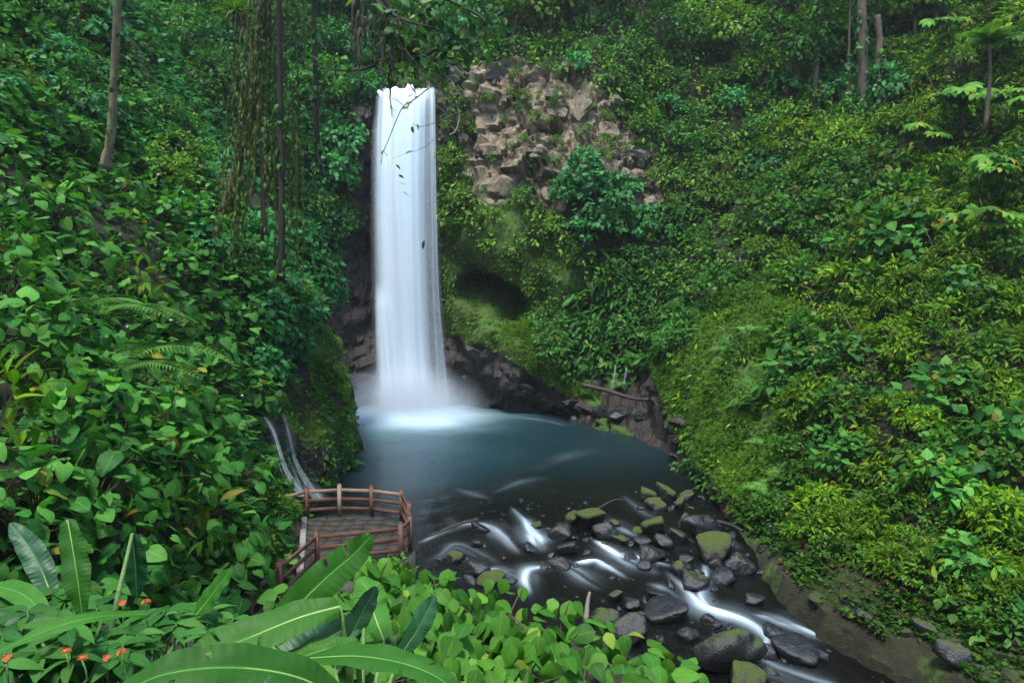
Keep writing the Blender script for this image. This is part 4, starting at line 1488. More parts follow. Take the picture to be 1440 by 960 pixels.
# bearing, foot height, width, height, moss 0-1, label
BLD = [
    (830, 738, 50, 30, .95, 'bright mossy boulder behind the grey one at mid-stream'),
    (806, 738, 26, 22, .75, 'round dark mossy boulder left of the brightest mossy one'),
    (850, 757, 36, 32, .25, 'grey wet boulder leaning against the bright mossy one'),
    (787, 757, 30, 18, .1, 'flat black boulder beside the upper white chute'),
    (800, 778, 34, 20, .15, 'low brown boulder at the middle of the stream'),
    (756, 741, 18, 10, .8, 'small mossy stone by the upper white chute'),
    (672, 747, 34, 14, .1, 'dark stone under the long curved ripple'),
    (669, 769, 15, 12, .0, 'shiny little black stone between the two ripples'),
    (640, 789, 26, 13, .7, 'low mossy stone at the near bank of the stream'),
    (668, 806, 48, 22, .3, 'dark ledge of rock above the near bushes'),
    (690, 818, 40, 20, .75, 'moss-streaked rock just above the near bushes'),
    (786, 798, 30, 12, .4, 'flat stone between two white chutes'),
    (922, 748, 36, 26, .95, 'yellow-green mossy boulder at the right side of the pool outlet'),
    (910, 702, 24, 22, .9, 'mossy stone topmost of the pile at the pool edge'),
    (934, 700, 30, 24, .9, 'broad mossy stone in the pile at the pool edge'),
    (924, 714, 30, 18, .7, 'dark mossy stone lowest of the pile at the pool edge'),
    (957, 716, 22, 20, .8, 'rounded mossy stone right of the pile at the pool edge'),
    (968, 703, 26, 15, .6, 'half-buried stone under the bank by fallen red leaves'),
    (986, 752, 62, 40, .35, 'large blue-grey boulder with a mossy top edge'),
    (966, 752, 26, 30, .6, 'mossy dark boulder tucked behind the large blue-grey one'),
    (1002, 788, 58, 42, .75, 'big half-mossy boulder in front of the large blue-grey one'),
    (1030, 783, 32, 38, .25, 'upright dark slab against the earth bank'),
    (952, 760, 26, 20, .5, 'small greenish boulder left of the big half-mossy one'),
    (936, 768, 30, 20, .3, 'grey boulder with a green cap beside the white rapid'),
    (918, 787, 46, 22, .05, 'bare purple-grey rock right of the white rapid'),
    (908, 800, 24, 11, .0, 'dark stone standing in the white rapid'),
    (960, 805, 28, 22, .6, 'round boulder with a light mossy crown by the narrow chute'),
    (1008, 800, 20, 14, .4, 'small dark stone below the big half-mossy boulder'),
    (975, 826, 44, 22, .45, 'long mossy slab at the head of the narrow chute'),
    (1018, 815, 34, 20, .2, 'grey stone at the foot of the earth bank'),
    (945, 868, 68, 26, .15, 'wide pale-grey flat boulder beside the white cascade'),
    (887, 856, 26, 16, .0, 'small pale grey stone in quiet water'),
    (866, 844, 26, 16, .5, 'small round stone upstream of the pale grey one'),
    (888, 902, 62, 44, .45, 'dark rounded boulder behind the near bushes'),
    (852, 876, 40, 28, .6, 'brown mossy boulder by the broken stump'),
    (1028, 944, 92, 66, .6, 'biggest boulder, mossy, left of the lower cascade'),
    (1048, 966, 60, 34, .7, 'mossy rock below the biggest boulder'),
    (1090, 897, 38, 20, .15, 'dark rock splitting the lower cascade'),
    (1112, 925, 70, 30, .2, 'wide wet black rock in the lower cascade'),
    (1082, 925, 30, 24, .3, 'black rock touching the wide wet one'),
    (1140, 925, 26, 22, .3, 'rounded rock at the right end of the wide wet one'),
    (1000, 880, 36, 16, .2, 'low black rock above the biggest boulder'),
    (970, 898, 30, 20, .3, 'dark rock left of the biggest boulder'),
    (1040, 805, 40, 26, .4, 'stone half sunk in the earth bank'),
    (930, 845, 34, 16, .1, 'dark flat rock above the wide pale-grey one'),
    (745, 775, 22, 10, .2, 'small dark stone below the upper white chute'),
    (868, 762, 26, 12, .7, 'little yellow-mossed stone right of the grey wet boulder'),
    (905, 765, 26, 14, .3, 'half-drowned stone under the yellow-green mossy boulder'),
    (985, 812, 18, 12, .5, 'tiny mossy stone beside the narrow chute'),
    (900, 590, 24, 12, .3, 'grey stone under the two thin trickles'),
    (868, 588, 30, 14, .2, 'angular grey stone at the end of the pale log'),
    (845, 582, 22, 14, .2, 'angular stone behind the pale log'),
    (1060, 850, 30, 16, .4, 'rock along the bank side of the cascade'),
    (1200, 905, 30, 16, .4, 'rock at the foot of the bank past the lower cascade'),
    (1290, 935, 44, 26, .55, 'mossy outcrop at the bottom of the earth bank'),
    (1340, 945, 50, 40, .5, 'grey outcrop nearest the corner of the earth bank'),
]
for k, (x, y, w, h, mo, lab) in enumerate(BLD):
    if y < 600 or x > 1180:
        i = np.argmin((BA - x) ** 2 + (BB - y) ** 2 + 1e6 * ~BV)
        c = BG[i]
    else:
        c = W(x, y)
        # on the bank the stone rests on the earth
        i = np.argmin((BA - x) ** 2 + (BB - y) ** 2 + 1e6 * ~BV)
        if abs(BA[i] - x) < 8 and abs(BB[i] - y) < 8 and BC[i] < c[1]:
            c = BG[i]
    d = c[1]
    s = d / 960
    sx, sz = w * s * .52, h * s * .64
    o = link('boulder', BOULD[k % 8], None, None, loc=(c[0], c[1] + .1, c[2] + sz * .55), rot=(rb.uniform(-.25, .25), rb.uniform(-.25, .25), rb.uniform(0, 6.28)),
             scale=(sx, sx * rb.uniform(.8, 1.1), sz))
    o.rotation_euler[2] = rb.choice([0, math.pi]) + rb.uniform(-.35, .35)
    o.color = (mo, 0, 0, 1)
    tag(o, lab, 'boulder', 'boulders in the stream and on its banks')
# smaller stones lodged against the boulders
def short_name(lab):
    w_ = lab.split()
    for q, x_ in enumerate(w_):
        if x_.rstrip(',') in ('boulder', 'stone', 'rock', 'ledge', 'slab', 'outcrop'):
            return ' '.join(w_[:q + 1]).rstrip(',')
    return lab


shorts = [short_name(b_[5]) for b_ in BLD]
for k, (x, y, w, h, mo, lab) in enumerate(BLD):
    if y < 690 or x > 1150 or shorts.count(shorts[k]) > 1:
        continue
    for side, dx in (('left', -1), ('right', 1)):
        if rb.rand() < .12:
            continue
        sw = np.clip(w * rb.uniform(.3, .5), 9, 21)
        c = W(x + dx * (w * .52 + sw * .45), y + rb.uniform(-3, 4))
        i = np.argmin((BA - (x + dx * w * .6)) ** 2 + (BB - y) ** 2 + 1e6 * ~BV)
        if abs(BA[i] - x - dx * w * .6) < 8 and abs(BB[i] - y) < 8 and BC[i] < c[1]:
            c = BG[i]
        sr = sw * c[1] / 960 * .55
        o = link('stone', BOULD[rb.randint(8)], None, None, loc=(c[0], c[1], c[2] + sr * .12), rot=(rb.uniform(-.4, .4), rb.uniform(-.4, .4), rb.uniform(0, 6.28)), scale=(sr, sr * rb.uniform(.7, 1), sr * rb.uniform(.55, .8)))
        o.color = (mo * rb.uniform(.3, .9), 0, 0, 1)
        tag(o, 'small wet stone %s of the %s' % (side, shorts[k]), 'stone', 'small stones lodged against the boulders')
# smaller stones and pebbles
pts = []
for poly, n in (([(640, 690), (830, 690), (880, 760), (700, 760)], 600), ([(600, 760), (900, 740), (1000, 860), (1060, 960), (900, 960), (760, 830), (620, 800)], 620),
                ([(890, 690), (1000, 690), (1060, 790), (1000, 830), (900, 770)], 520), ([(980, 830), (1180, 890), (1320, 960), (1000, 980)], 300)):
    q = np.array(poly, float)
    got = 0
    while got < n:
        x, y = rb.uniform(q[:, 0].min(), q[:, 0].max()), rb.uniform(q[:, 1].min(), q[:, 1].max())
        if inpoly(np.array(x), np.array(y), poly):
            pts.append(W(x, y))
            got += 1
pts = np.array(pts)
fi = foam[np.clip(np.searchsorted(xs, pts[:, 0]), 0, len(xs) - 1), np.clip(np.searchsorted(ys, pts[:, 1]), 0, len(ys) - 1)]
pts = pts[fi < .10]
pm = rock_mesh('pebble', 5, 7, 1, .1)
pv = np.array([v.co[:] for v in pm.vertices])
pf = np.array([list(p_.vertices) for p_ in pm.polygons])
bpy.data.meshes.remove(pm)
n = len(pts)
ss_ = rb.uniform(.04, .17, n) ** 1 * rb.choice([.8, 1.3], n, p=[.8, .2])
an = rb.uniform(0, 6.28, n)
V_ = pv[None] * (ss_[:, None] * np.array([1, .85, .6]))[:, None, :]
V_ = np.stack([V_[..., 0] * np.cos(an)[:, None] - V_[..., 1] * np.sin(an)[:, None], V_[..., 0] * np.sin(an)[:, None] + V_[..., 1] * np.cos(an)[:, None], V_[..., 2]], -1)
pts[:, 2] += rb.uniform(-.2, -.02, n)
V_ = V_ + pts[:, None]
me = raw_mesh('gravel', V_.reshape(-1, 3), (pf[None] + (np.arange(n) * len(pv))[:, None, None]).ravel(), np.full(n * len(pf), 3), smooth_f=False)
o = tag(link('gravel', me, M['boulder']), kind='stuff')
o.color = (.3, 0, 0, 1)

# broken blocks of the bare face: pieces of the cliff
def block_mesh(seed):
    r = np.random.RandomState(seed)
    bm = bmesh.new()
    bmesh.ops.create_icosphere(bm, subdivisions=3, radius=1.0)
    v = norm(np.array([q.co[:] for q in bm.verts]))
    f = np.array([[q.index for q in fc_.verts] for fc_ in bm.faces])
    bm.free()
    rad = np.full(len(v), 1.2)
    for k in range(6):
        n = np.zeros(3)
        n[k // 2] = 1 if k % 2 else -1
        n = norm(n + r.normal(size=3) * .22)
        rad = np.minimum(rad, r.uniform(.55, .85) / np.maximum(v @ n, .05))
    for k in range(4):
        n = norm(r.normal(size=3))
        rad = np.minimum(rad, r.uniform(.7, .95) / np.maximum(v @ n, .05))
    q = v * rad[:, None]
    q = q + .05 * fbm(q, 2.5, 3, seed)[:, None] * v
    me = raw_mesh('rock', q, f.ravel(), np.full(len(f), 3))
    me.set_sharp_from_angle(angle=.4)
    return me


CR = [block_mesh(500 + k) for k in range(6)]
for me in CR:
    me.materials.append(M['cliffrock'])
CRD = [block_mesh(520 + k) for k in range(5)]
for me in CRD:
    me.materials.append(M['cliffdark'])
for i in scatter('back', 34, ROCKP, (FALLP,), 18, 120, tries=30):
    s = rb.uniform(.4, 1.2)
    ms = CRD if (BB[i] < 150 + rb.uniform(-20, 30) or BA[i] > 880 or rb.rand() < .08) else CR
    o = link('rock', ms[rb.randint(len(ms))], None, cliff, loc=tuple(BG[i] - BNN[i] * .5 * s), rot=(rb.uniform(-.3, .3), .25 + rb.uniform(-.3, .3), rb.uniform(-.6, .6)),
             scale=(s * rb.uniform(.7, 1.5), s, s * rb.uniform(.5, 1.2)))
    o.color = (rb.uniform(0, .5), 0, 0, 1)
for i in scatter('back', 16, WETP, (), 22, 121, tries=30):
    s = rb.uniform(.25, .8)
    o = link('rock', CRD[rb.randint(5)], None, cliff, loc=tuple(BG[i] - BNN[i] * .3 * s), rot=(rb.uniform(-.4, .4), rb.uniform(.1, .6), rb.uniform(-.6, .6)), scale=(s * 1.5, s, s * .6))
    o.color = (rb.uniform(.1, .6), 0, 0, 1)
for i in scatter('back', 60, BANKP, (), 14, 122, tries=30):
    s = rb.choice([.12, .18, .25, .38]) * rb.uniform(.8, 1.2)
    o = link('rock', CRD[rb.randint(5)], None, cliff, loc=tuple(BG[i] - BNN[i] * .5 * s), rot=(rb.uniform(-.4, .4), rb.uniform(-.6, .6), rb.uniform(-.6, .6)), scale=(s * 1.5, s, s * .7))
    o.color = (rb.uniform(.4, 1.0), 0, 0, 1)


# ------------------------------------------------------------------ logs and sticks
def stick(name, pts_, r0, r1, mat, label, cat, seg=18, bump=.25, seed=0):
    b0 = np.array(pts_[0])
    mb = MB()
    c = crom(np.array(pts_) - b0, seg)
    mb.tube(c, np.linspace(r0, r1, seg), 8, bump, seed)
    o = link(name, mb.mesh(name, True), mat, loc=tuple(b0))
    return tag(o, label, cat)


stick('fallen_log', [W(806, 592) + [0, 0, .1], W(818, 580) + [0, 0, .5], W(838, 566) + [0, .3, 1.1]], .30, .2, M['logpale'], 'pale broken log sloping into the pool below the trickles', 'log', seed=1)
stick('fallen_log', [P(818, 541, 49.4), P(850, 548, 48.4), P(890, 560, 47), P(912, 562, 46)], .17, .13, M['log'], 'thin dark log lying across the far bank below the trickles', 'log', seed=2)
stick('fallen_log', [W(607, 754) + [0, 0, .0], W(640, 741) + [0, 0, .06], W(672, 731) + [0, 0, .02]], .09, .12, M['barkdark'], 'sunken black log along the curved ripple', 'log', seed=3)
stick('fallen_branch', [P(1008, 733, 29.3), P(1028, 738, 28.6), P(1044, 746, 27.8)], .09, .06, M['barkdark'], 'dark branch lying on top of the large boulder', 'branch', seed=4)
stick('fallen_branch', [W(840, 716) + [0, 0, .02], W(862, 705) + [0, 0, .05], W(880, 702) + [0, 0, .0]], .07, .03, M['barkdark'], 'black branch half under water near the mossy stones', 'branch', seed=5)
stick('tree_stump', [W(824, 872) + [0, 0, -.1], W(826, 862) + [0, 0, .35], W(829, 856) + [0, 0, .62]], .10, .05, M['logpale'], 'pale broken stump beside the brown mossy boulder', 'stump', seed=6)
stick('fallen_branch', [P(1240, 806, 21.6), P(1252, 812, 21.3), P(1312, 798, 21)], .05, .03, M['bark'], 'thin brown branch sticking out of the earth bank', 'branch', seed=7)

# ------------------------------------------------------------------ viewing deck
DZ = 1.3


def DK(x, y, z=DZ):
    v = P(x, y, 30) - CAM
    t = (z - CAM[2]) / v[2]
    return CAM + v * t


post_px = [(432, 726.6), (478, 723.6), (523, 725), (564.8, 731), (576, 752), (577, 773), (564, 785), (446, 798), (394, 838), (352, 872)]
posts = [DK(*q)[:2] for q in post_px]
deck_poly = [DK(424, 729)[:2], DK(478, 720)[:2], DK(523, 721.5)[:2], DK(569, 728)[:2], DK(582, 752)[:2], DK(584, 775)[:2], DK(568, 792)[:2], DK(470, 806)[:2], DK(417, 802)[:2]]
dc = np.mean(deck_poly, axis=0)
deck = root('viewing_deck', (dc[0], dc[1], DZ), 'stone-paved viewing deck standing at the pool edge', 'deck')
mb = MB()
mb.prism([np.array(p_) - dc for p_ in deck_poly], -DZ - 1.6, -.05)
link('base', mb.mesh('base'), M['concrete'], deck)
# pale kerb along the left side
mb = MB()
a, b = np.append(deck_poly[0] - dc, -.06), np.append(deck_poly[-1] - dc, -.06)
mb.bar(a + [.12, 0, .03], b + [.12, 0, .03], .22, .22)
link('kerb', mb.mesh('kerb'), M['concpale'], deck)
rd = np.random.RandomState(9)
lo, hi = np.min(deck_poly, axis=0), np.max(deck_poly, axis=0)
nx, ny = int((hi[0] - lo[0]) / .55) + 1, int((hi[1] - lo[1]) / .5) + 1
cor = np.stack(np.meshgrid(np.arange(nx + 1), np.arange(ny + 1), indexing='ij'), -1).astype(float)
cor += rd.uniform(-.36, .36, cor.shape)
cor = lo + cor * np.array([.55, .5])
inner = [dc + (np.array(p_) - dc) * .955 for p_ in deck_poly]
for i in range(nx):
    for j in range(ny):
        q = np.array([cor[i, j], cor[i + 1, j], cor[i + 1, j + 1], cor[i, j + 1]])
        c = q.mean(0)
        if not inpoly(q[:, 0], q[:, 1], inner).all():
            if not inpoly(np.array(c[0]), np.array(c[1]), inner):
                continue
            for _ in range(12):
                o_ = ~inpoly(q[:, 0], q[:, 1], inner)
                q[o_] += (c - q[o_]) * .18
                if not o_.any():
                    break
        q = c + (q - c) * .985
        mb = MB()
        mb.prism([p_ - c for p_ in q], -.08, rd.uniform(-.004, .010), .012)
        link('flagstone', mb.mesh('flagstone'), M['flag'], deck, loc=(c[0] - dc[0], c[1] - dc[1], 0))

rail = root('wooden_railing', (dc[0], dc[1], DZ), 'red-brown wooden railing of three bars round the viewing deck', 'railing')
PH = 1.22
path_z = [0] * 8 + [-.15, -.3]
for k, p_ in enumerate(posts):
    q = np.array([p_[0] - dc[0], p_[1] - dc[1], path_z[k]])
    mb = MB()
    mb.bar(q - [0, 0, .15], q + [0, 0, PH], .15, .15, .12)
    mb.bar(q + [0, 0, PH - .005], q + [0, 0, PH + .05], .11, .11, .3)
    link('post', mb.mesh('post'), M['railpale' if k in (1,) else 'rail'], rail)


def rails(a, b, mats=('rail',) * 3):
    for hgt, mt in zip((1.02, .66, .28), mats):
        dv = norm(b - a)
        mb = MB()
        mb.bar(a + dv * .06 + [0, 0, hgt], b - dv * .06 + [0, 0, hgt], .06, .13, .2)
        link('rail', mb.mesh('rail'), M[mt], rail)


pq = [np.array([p_[0] - dc[0], p_[1] - dc[1], path_z[k]]) for k, p_ in enumerate(posts)]
for k in range(len(pq) - 1):
    rails(pq[k], pq[k + 1], ('railpale', 'rail', 'rail') if k in (0, 1, 2) else ('rail',) * 3)
start = DK(400, 735)
rails(np.array([start[0] - dc[0], start[1] - dc[1], 0]), pq[0], ('railpale', 'rail', 'rail'))

# brown earth path beside the deck
mb = MB()
ptc = [DK(402, 735, .75), DK(396, 790, .7), DK(380, 850, .7), DK(340, 900, .7)]
pl = crom(np.array(ptc), 24)
Gp = np.stack([pl - [.9, 0, .1], pl - [.2, 0, -.02], pl + [.5, 0, .0], pl + [1.0, 0, -.4]], 0)
Gp[..., 2] += .1 * fbm(Gp, 1.2, 3, 44)
tag(link('path', grid_mesh('path', Gp), plain_mat('brown_earth', (.05, .03, .02), (.15, .085, .055), 5, rough=.5)), kind='structure')

# ------------------------------------------------------------------ trunks, hanging vines, branches
rt = np.random.RandomState(21)


def trunk_tree(pts_px, r0, r1, mat, name, label, crown_key=None, crown_s=1.0, limbs=(), seed=0, seg=26):
    pts_ = np.array([P(*q) for q in pts_px])
    b0 = pts_[0]
    t = root(name, tuple(b0), label, 'tree')
    mb = MB()
    c = crom(pts_ - b0, seg)
    c = c + .05 * np.stack([fbm(np.stack([np.arange(seg) * .3 + seed, 0 * c[:, 0], 0 * c[:, 0]], -1), 1, 2, seed), 0 * c[:, 0], 0 * c[:, 0]], -1) * 3 * r0
    mb.tube(c, np.linspace(r0, r1, seg) * (1 + .6 * np.exp(-np.linspace(0, 9, seg))), 10, .3, seed)
    for l_ in limbs:
        lp = np.array([P(*q) for q in l_[:-1]]) - b0
        mb.tube(crom(lp, 12), np.linspace(l_[-1], l_[-1] * .4, 12), 7, .2, seed + 1)
    link('trunk', mb.mesh('trunk', True), mat, t)
    r_ = np.random.RandomState(400 + seed)
    n_ = int(90 + 260 * min(r0, .4))
    k_ = (r_.uniform(0, .75, n_) ** 1.4 * (seg - 1)).astype(int)
    o_ = norm(r_.normal(size=(n_, 3)) * [1, 1, .25])
    clump = fbm(np.stack([k_ * .25 + seed, o_[:, 0], o_[:, 1]], -1), 1.0, 2, seed) > -.12
    k_, o_ = k_[clump], o_[clump]
    if len(k_) > 3:
        ax_, nr_ = leaf_orient(o_, r_, drop=.9, outw=.5)
        dep_ = pts_[0][1]
        iv = join_leaves('ivy', T_SMALLR, c[k_] + o_ * (r0 * 1.15) + r_.normal(size=(len(k_), 3)) * .06, ax_, nr_, r_.uniform(.7, 1.3, len(k_)) * np.clip(dep_ / 130, .16, .42))
        iv.materials.append(M['over' if seed % 4 == 3 else 'far'])
        link('ivy', iv, None, t)
    if crown_key:
        link('crown', PARTS[crown_key][0][0], None, t, loc=tuple(c[-1] + [0, 0, .5]), scale=crown_s)
    return t


trunk_tree([(148, 235, 23.2), (156, 190, 22.9), (161, 100, 22.6), (166, 0, 22.2), (173, -110, 22)], .135, .11, M['barkmoss'], 'slender_tree', 'slender mossy brown trunk rising from the big-leaved hillside', 'crown', .9, seed=3)
trunk_tree([(395, 395, 31), (396, 300, 30.8), (396, 180, 30.5), (393, 60, 30), (392, -90, 29.5)], .13, .11, M['barkdark'], 'slender_tree', 'straight dark trunk between the vine curtain and the waterfall', 'crown', .9, seed=5)
trunk_tree([(450, 245, 31), (446, 200, 30.8), (443, 90, 30), (441, 10, 29.6), (439, -90, 29)], .11, .09, M['barkdark'], 'slender_tree', 'thin dark trunk nearest the waterfall with its foot in the air plants', 'crownteal', .7, seed=7)
trunk_tree([(704, 68, 66), (703, 40, 66), (700, 0, 66), (694, -90, 66)], .55, .45, M['bark'], 'forest_tree', 'reddish trunk on the rim above the waterfall', 'crown', 1.2, seed=9)
trunk_tree([(1214, 185, 51.5), (1214, 150, 51.4), (1213, 60, 51), (1212, -20, 51), (1212, -120, 51)], .36, .28, M['bark'], 'slender_tree', 'tall bare grey trunk standing on the upper slope', 'crown', 1.1, seed=11)
trunk_tree([(1235, 170, 51), (1235, 120, 51), (1236, 60, 51), (1234, 22, 51)], .27, .22, M['bark'], 'broken_tree', 'snapped dead trunk beside the tall bare grey trunk', None, seed=13)
trunk_tree([(1192, 150, 52), (1193, 110, 52), (1194, 60, 52), (1197, -60, 52)], .11, .08, M['bark'], 'slender_tree', 'thinnest pole-like trunk left of the tall bare grey trunk', 'crownlight', .8, seed=15)
trunk_tree([(768, 70, 63), (770, 30, 63), (774, -20, 63), (776, -90, 63)], .25, .2, M['bark'], 'forest_tree', 'thin shaded trunk on the rim above the bare rock', 'crownlight', 1.0, seed=17)
trunk_tree([(1143, 160, 54), (1147, 120, 54), (1150, 60, 54), (1150, -60, 54)], .2, .14, M['barkdark'], 'forest_tree', 'dark leaning trunk in the shade of the upper slope', 'crown', 1.0, seed=19)

# vine-draped leaning tree
dt = root('vine_draped_tree', tuple(P(316, 300, 33)), 'leaning brown trunk wrapped in a curtain of hanging vines', 'tree')
b0 = P(316, 300, 33)
mb = MB()
for lp, r0_, r1_ in (([(316, 300, 33), (330, 250, 32.8), (346, 190, 32.6), (357, 110, 32.3), (366, 20, 32), (372, -90, 31.6)], .24, .15),
                     ([(372, 330, 32.2), (370, 250, 32.1), (368, 160, 32), (372, 60, 31.8), (378, -90, 31.5)], .14, .11),
                     ([(357, 75, 32.2), (350, 60, 32.3), (340, 35, 32.5), (334, 26, 32.6)], .13, .10)):
    mb.tube(crom(np.array([P(*q) for q in lp]) - b0, 22), np.linspace(r0_, r1_, 22), 9, .3, 3)
link('trunk', mb.mesh('trunk', True), M['bark'], dt)
for k in range(92):
    x = rt.normal(374, 27)
    x = np.clip(x, 325, 425)
    y0 = rt.uniform(-30, 240)
    y1 = y0 + rt.uniform(60, 240)
    y1 = min(y1, 330 + rt.uniform(0, 130))
    d = rt.uniform(30.6, 32.4)
    n = 9
    ys_ = np.linspace(y0, y1, n)
    xs_ = x + np.cumsum(rt.normal(0, .8, n)) - .10 * (ys_ - 100) * (x < 372)
    c = np.array([P(a, b, d) for a, b in zip(xs_, ys_)]) - b0
    mb = MB()
    mb.tube(c, np.linspace(.03, .014, n) * rt.uniform(.6, 1.5), 4)
    # clinging leaflets
    v = mb
    m_ = rt.randint(14, 34)
    tt = rt.uniform(0, n - 1.01, m_)
    ii = tt.astype(int)
    pos = c[ii] + (c[ii + 1] - c[ii]) * (tt - ii)[:, None] + rt.normal(size=(m_, 3)) * .07
    out = norm(rt.normal(size=(m_, 3)) + [0, -.8, 0])
    ax = norm(out * .5 + [0, 0, -1.0])
    Rr = frames(ax, out)
    Vt, Ft, _ = T_SMALL
    wv = pos[:, None] + np.einsum('nij,vj->nvi', Rr, Vt * np.array([1.0, 1, 1])) * rt.uniform(.14, .32, m_)[:, None, None]
    for q in wv:
        v.add(q, [tuple(f_) for f_ in Ft])
    link('vine', v.mesh('vine', True), M['hang'], dt)

# spiky air plant perched on the side branch
bp = P(331, 18, 32.4)
br = root('bromeliad', tuple(bp), 'spiky air plant perched on the stub of the vine-draped trunk', 'air plant')
SPK = leaf_mesh('leaf', leaf_tpl(6, 1, lambda t: .045 * (1 - t) ** .7 + .003, droop=.55, fold=.5))
SPK.materials.append(M['farlight'])
for k in range(70):
    an, el = rt.uniform(0, 6.28), rt.uniform(-.35, 1.3)
    ax = np.array([math.cos(an) * math.cos(el), math.sin(an) * math.cos(el), math.sin(el)])
    link('leaf', SPK, None, br, mtx=mtx_leaf(ax * .1, ax, norm(np.array([0, 0, 1.2]) - ax * .3 + rt.normal(size=3) * .1), rt.uniform(.8, 1.25)))
mb = MB()
for k in range(40):
    an = rt.uniform(0, 6.28)
    q = np.array([math.cos(an), math.sin(an), 0])
    mb.tube(crom([q * .05, q * rt.uniform(.3, .6) + [0, 0, -.2], q * rt.uniform(.3, .7) + [0, 0, -rt.uniform(.5, .9)]], 6), .012, 4)
link('dead_leaves', mb.mesh('dead_leaves', True), M['barkdark'], br)

# branches that reach in over the river from the top
ob0 = P(470, 110, 24.5)
ob = root('overhanging_tree', tuple(P(505, -60, 24)), 'leafy branches reaching in above the lip of the waterfall', 'tree')
ob0 = P(505, -60, 24)
mb = MB()
limbs = [[(505, -60, 24), (520, -10, 24), (560, 25, 23.7), (610, 40, 23.4), (660, 60, 23)], [(505, -60, 24), (540, 0, 24.2), (545, 60, 24), (520, 95, 24), (470, 98, 24.5), (440, 90, 24.8)],
         [(545, 40, 24), (585, 80, 23.8), (620, 70, 23.6), (650, 100, 23.3)], [(560, 25, 23.7), (570, 70, 23.6), (600, 105, 23.5)], [(520, -20, 24), (600, -10, 23.5), (670, 20, 23), (690, 45, 22.8)]]
lcurves = []
for l_ in limbs:
    c = crom(np.array([P(*q) for q in l_]) - ob0, 20)
    lcurves.append(c)
    mb.tube(c, np.linspace(.09, .02, 20), 7, .3, 5)
link('branch', mb.mesh('branch', True), M['barkdark'], ob)
lm = leafm('ovate', 'over')
for k in range(330):
    c = lcurves[rt.choice(5, p=[.3, .12, .2, .13, .25])]
    t = rt.randint(5, 20)
    pos = c[t] + rt.normal(size=3) * np.array([.45, .35, .42])
    an = rt.uniform(0, 6.28)
    out = np.array([math.cos(an), math.sin(an), -.5])
    link('leaf', lm[rt.randint(4)], None, ob, mtx=mtx_leaf(pos, norm(out + rt.normal(size=3) * .4), norm(np.array([0, -.3, 1]) + rt.normal(size=3) * .5), rt.uniform(.22, .42)))
for k in range(26):
    x = rt.choice([490, 500, 512, 524, 533, 545, 560, 585]) + rt.normal() * 4
    y0, ln = rt.uniform(0, 60), rt.uniform(30, 95)
    d = rt.uniform(23.5, 24.5)
    c = np.array([P(x + rt.normal() * 1.5, y0 + ln * t, d) for t in np.linspace(0, 1, 8)]) - ob0
    mb = MB()
    mb.tube(c, np.linspace(.05, .012, 8) * rt.uniform(.5, 1.5), 5, .5, k)
    m_ = 26
    tt = rt.uniform(0, 6.99, m_)
    ii = tt.astype(int)
    pos = c[ii] + (c[ii + 1] - c[ii]) * (tt - ii)[:, None]
    for q in pos:
        e = q + np.array([rt.normal() * .06, rt.normal() * .06, -rt.uniform(.1, .4)])
        mb.tube(np.array([q, (q + e) / 2 + rt.normal(size=3) * .02, e]), np.array([.014, .01, .004]), 3)
    link('hanging_moss', mb.mesh('hanging_moss', True), M['barkdark'], ob)

# twigs dangling in front of the falling water
tw0 = P(603, 124, 52)
tw = root('dangling_branch', tuple(tw0), 'bare twig dangling in front of the upper waterfall', 'branch')
for pl_, r_ in (([(603, 124, 52), (580, 142, 51.8), (567, 150, 51.7), (557, 170, 51.6), (545, 200, 51.5), (538, 216, 51.5), (536, 232, 51.5)], .05),
                ([(567, 148, 51.7), (556, 140, 51.7), (548, 138, 51.7)], .03), ([(645, 158, 52), (620, 170, 51.7), (592, 178, 51.6), (580, 174, 51.6)], .035),
                ([(625, 180, 52), (600, 205, 51.6), (572, 216, 51.5), (552, 222, 51.5)], .022)):
    mb = MB()
    mb.tube(crom(np.array([P(*q) for q in pl_]) - tw0, 16), np.linspace(r_, r_ * .4, 16), 5)
    link('twig', mb.mesh('twig', True), M['barkdark'], tw)
for x, y in ((584, 138), (578, 144), (570, 146), (566, 153), (536, 218), (540, 214), (580, 177), (586, 174), (570, 217), (556, 232), (560, 246), (563, 258), (566, 270), (597, 338)):
    link('leaf', leafm('lance', 'over')[0], None, tw, mtx=mtx_leaf(P(x, y, 51.5) - tw0, norm(rt.normal(size=3) + [.6, 0, -.3]), norm(rt.normal(size=3) * .4 + [0, -1, .6]), rt.uniform(.45, .75)))
stick('bare_vine', [P(632, 128, 58.4), P(642, 145, 58.2), P(646, 165, 58.1), P(641, 184, 58), P(632, 190, 58)], .11, .07, M['logpale'], 'pale looping bare vine right of the waterfall lip', 'vine', 24, .1)
stick('bare_vine', [P(615, 150, 58.5), P(625, 158, 58.3), P(632, 172, 58.2), P(640, 186, 58)], .07, .05, M['barkdark'], 'short dark root beside the pale looping vine', 'vine', 20, .1)


# ------------------------------------------------------------------ plants at the viewpoint
rf = np.random.RandomState(33)


def on_ground(x, y):
    return np.array([x, y, float(zground(np.array(x), np.array(y)))])


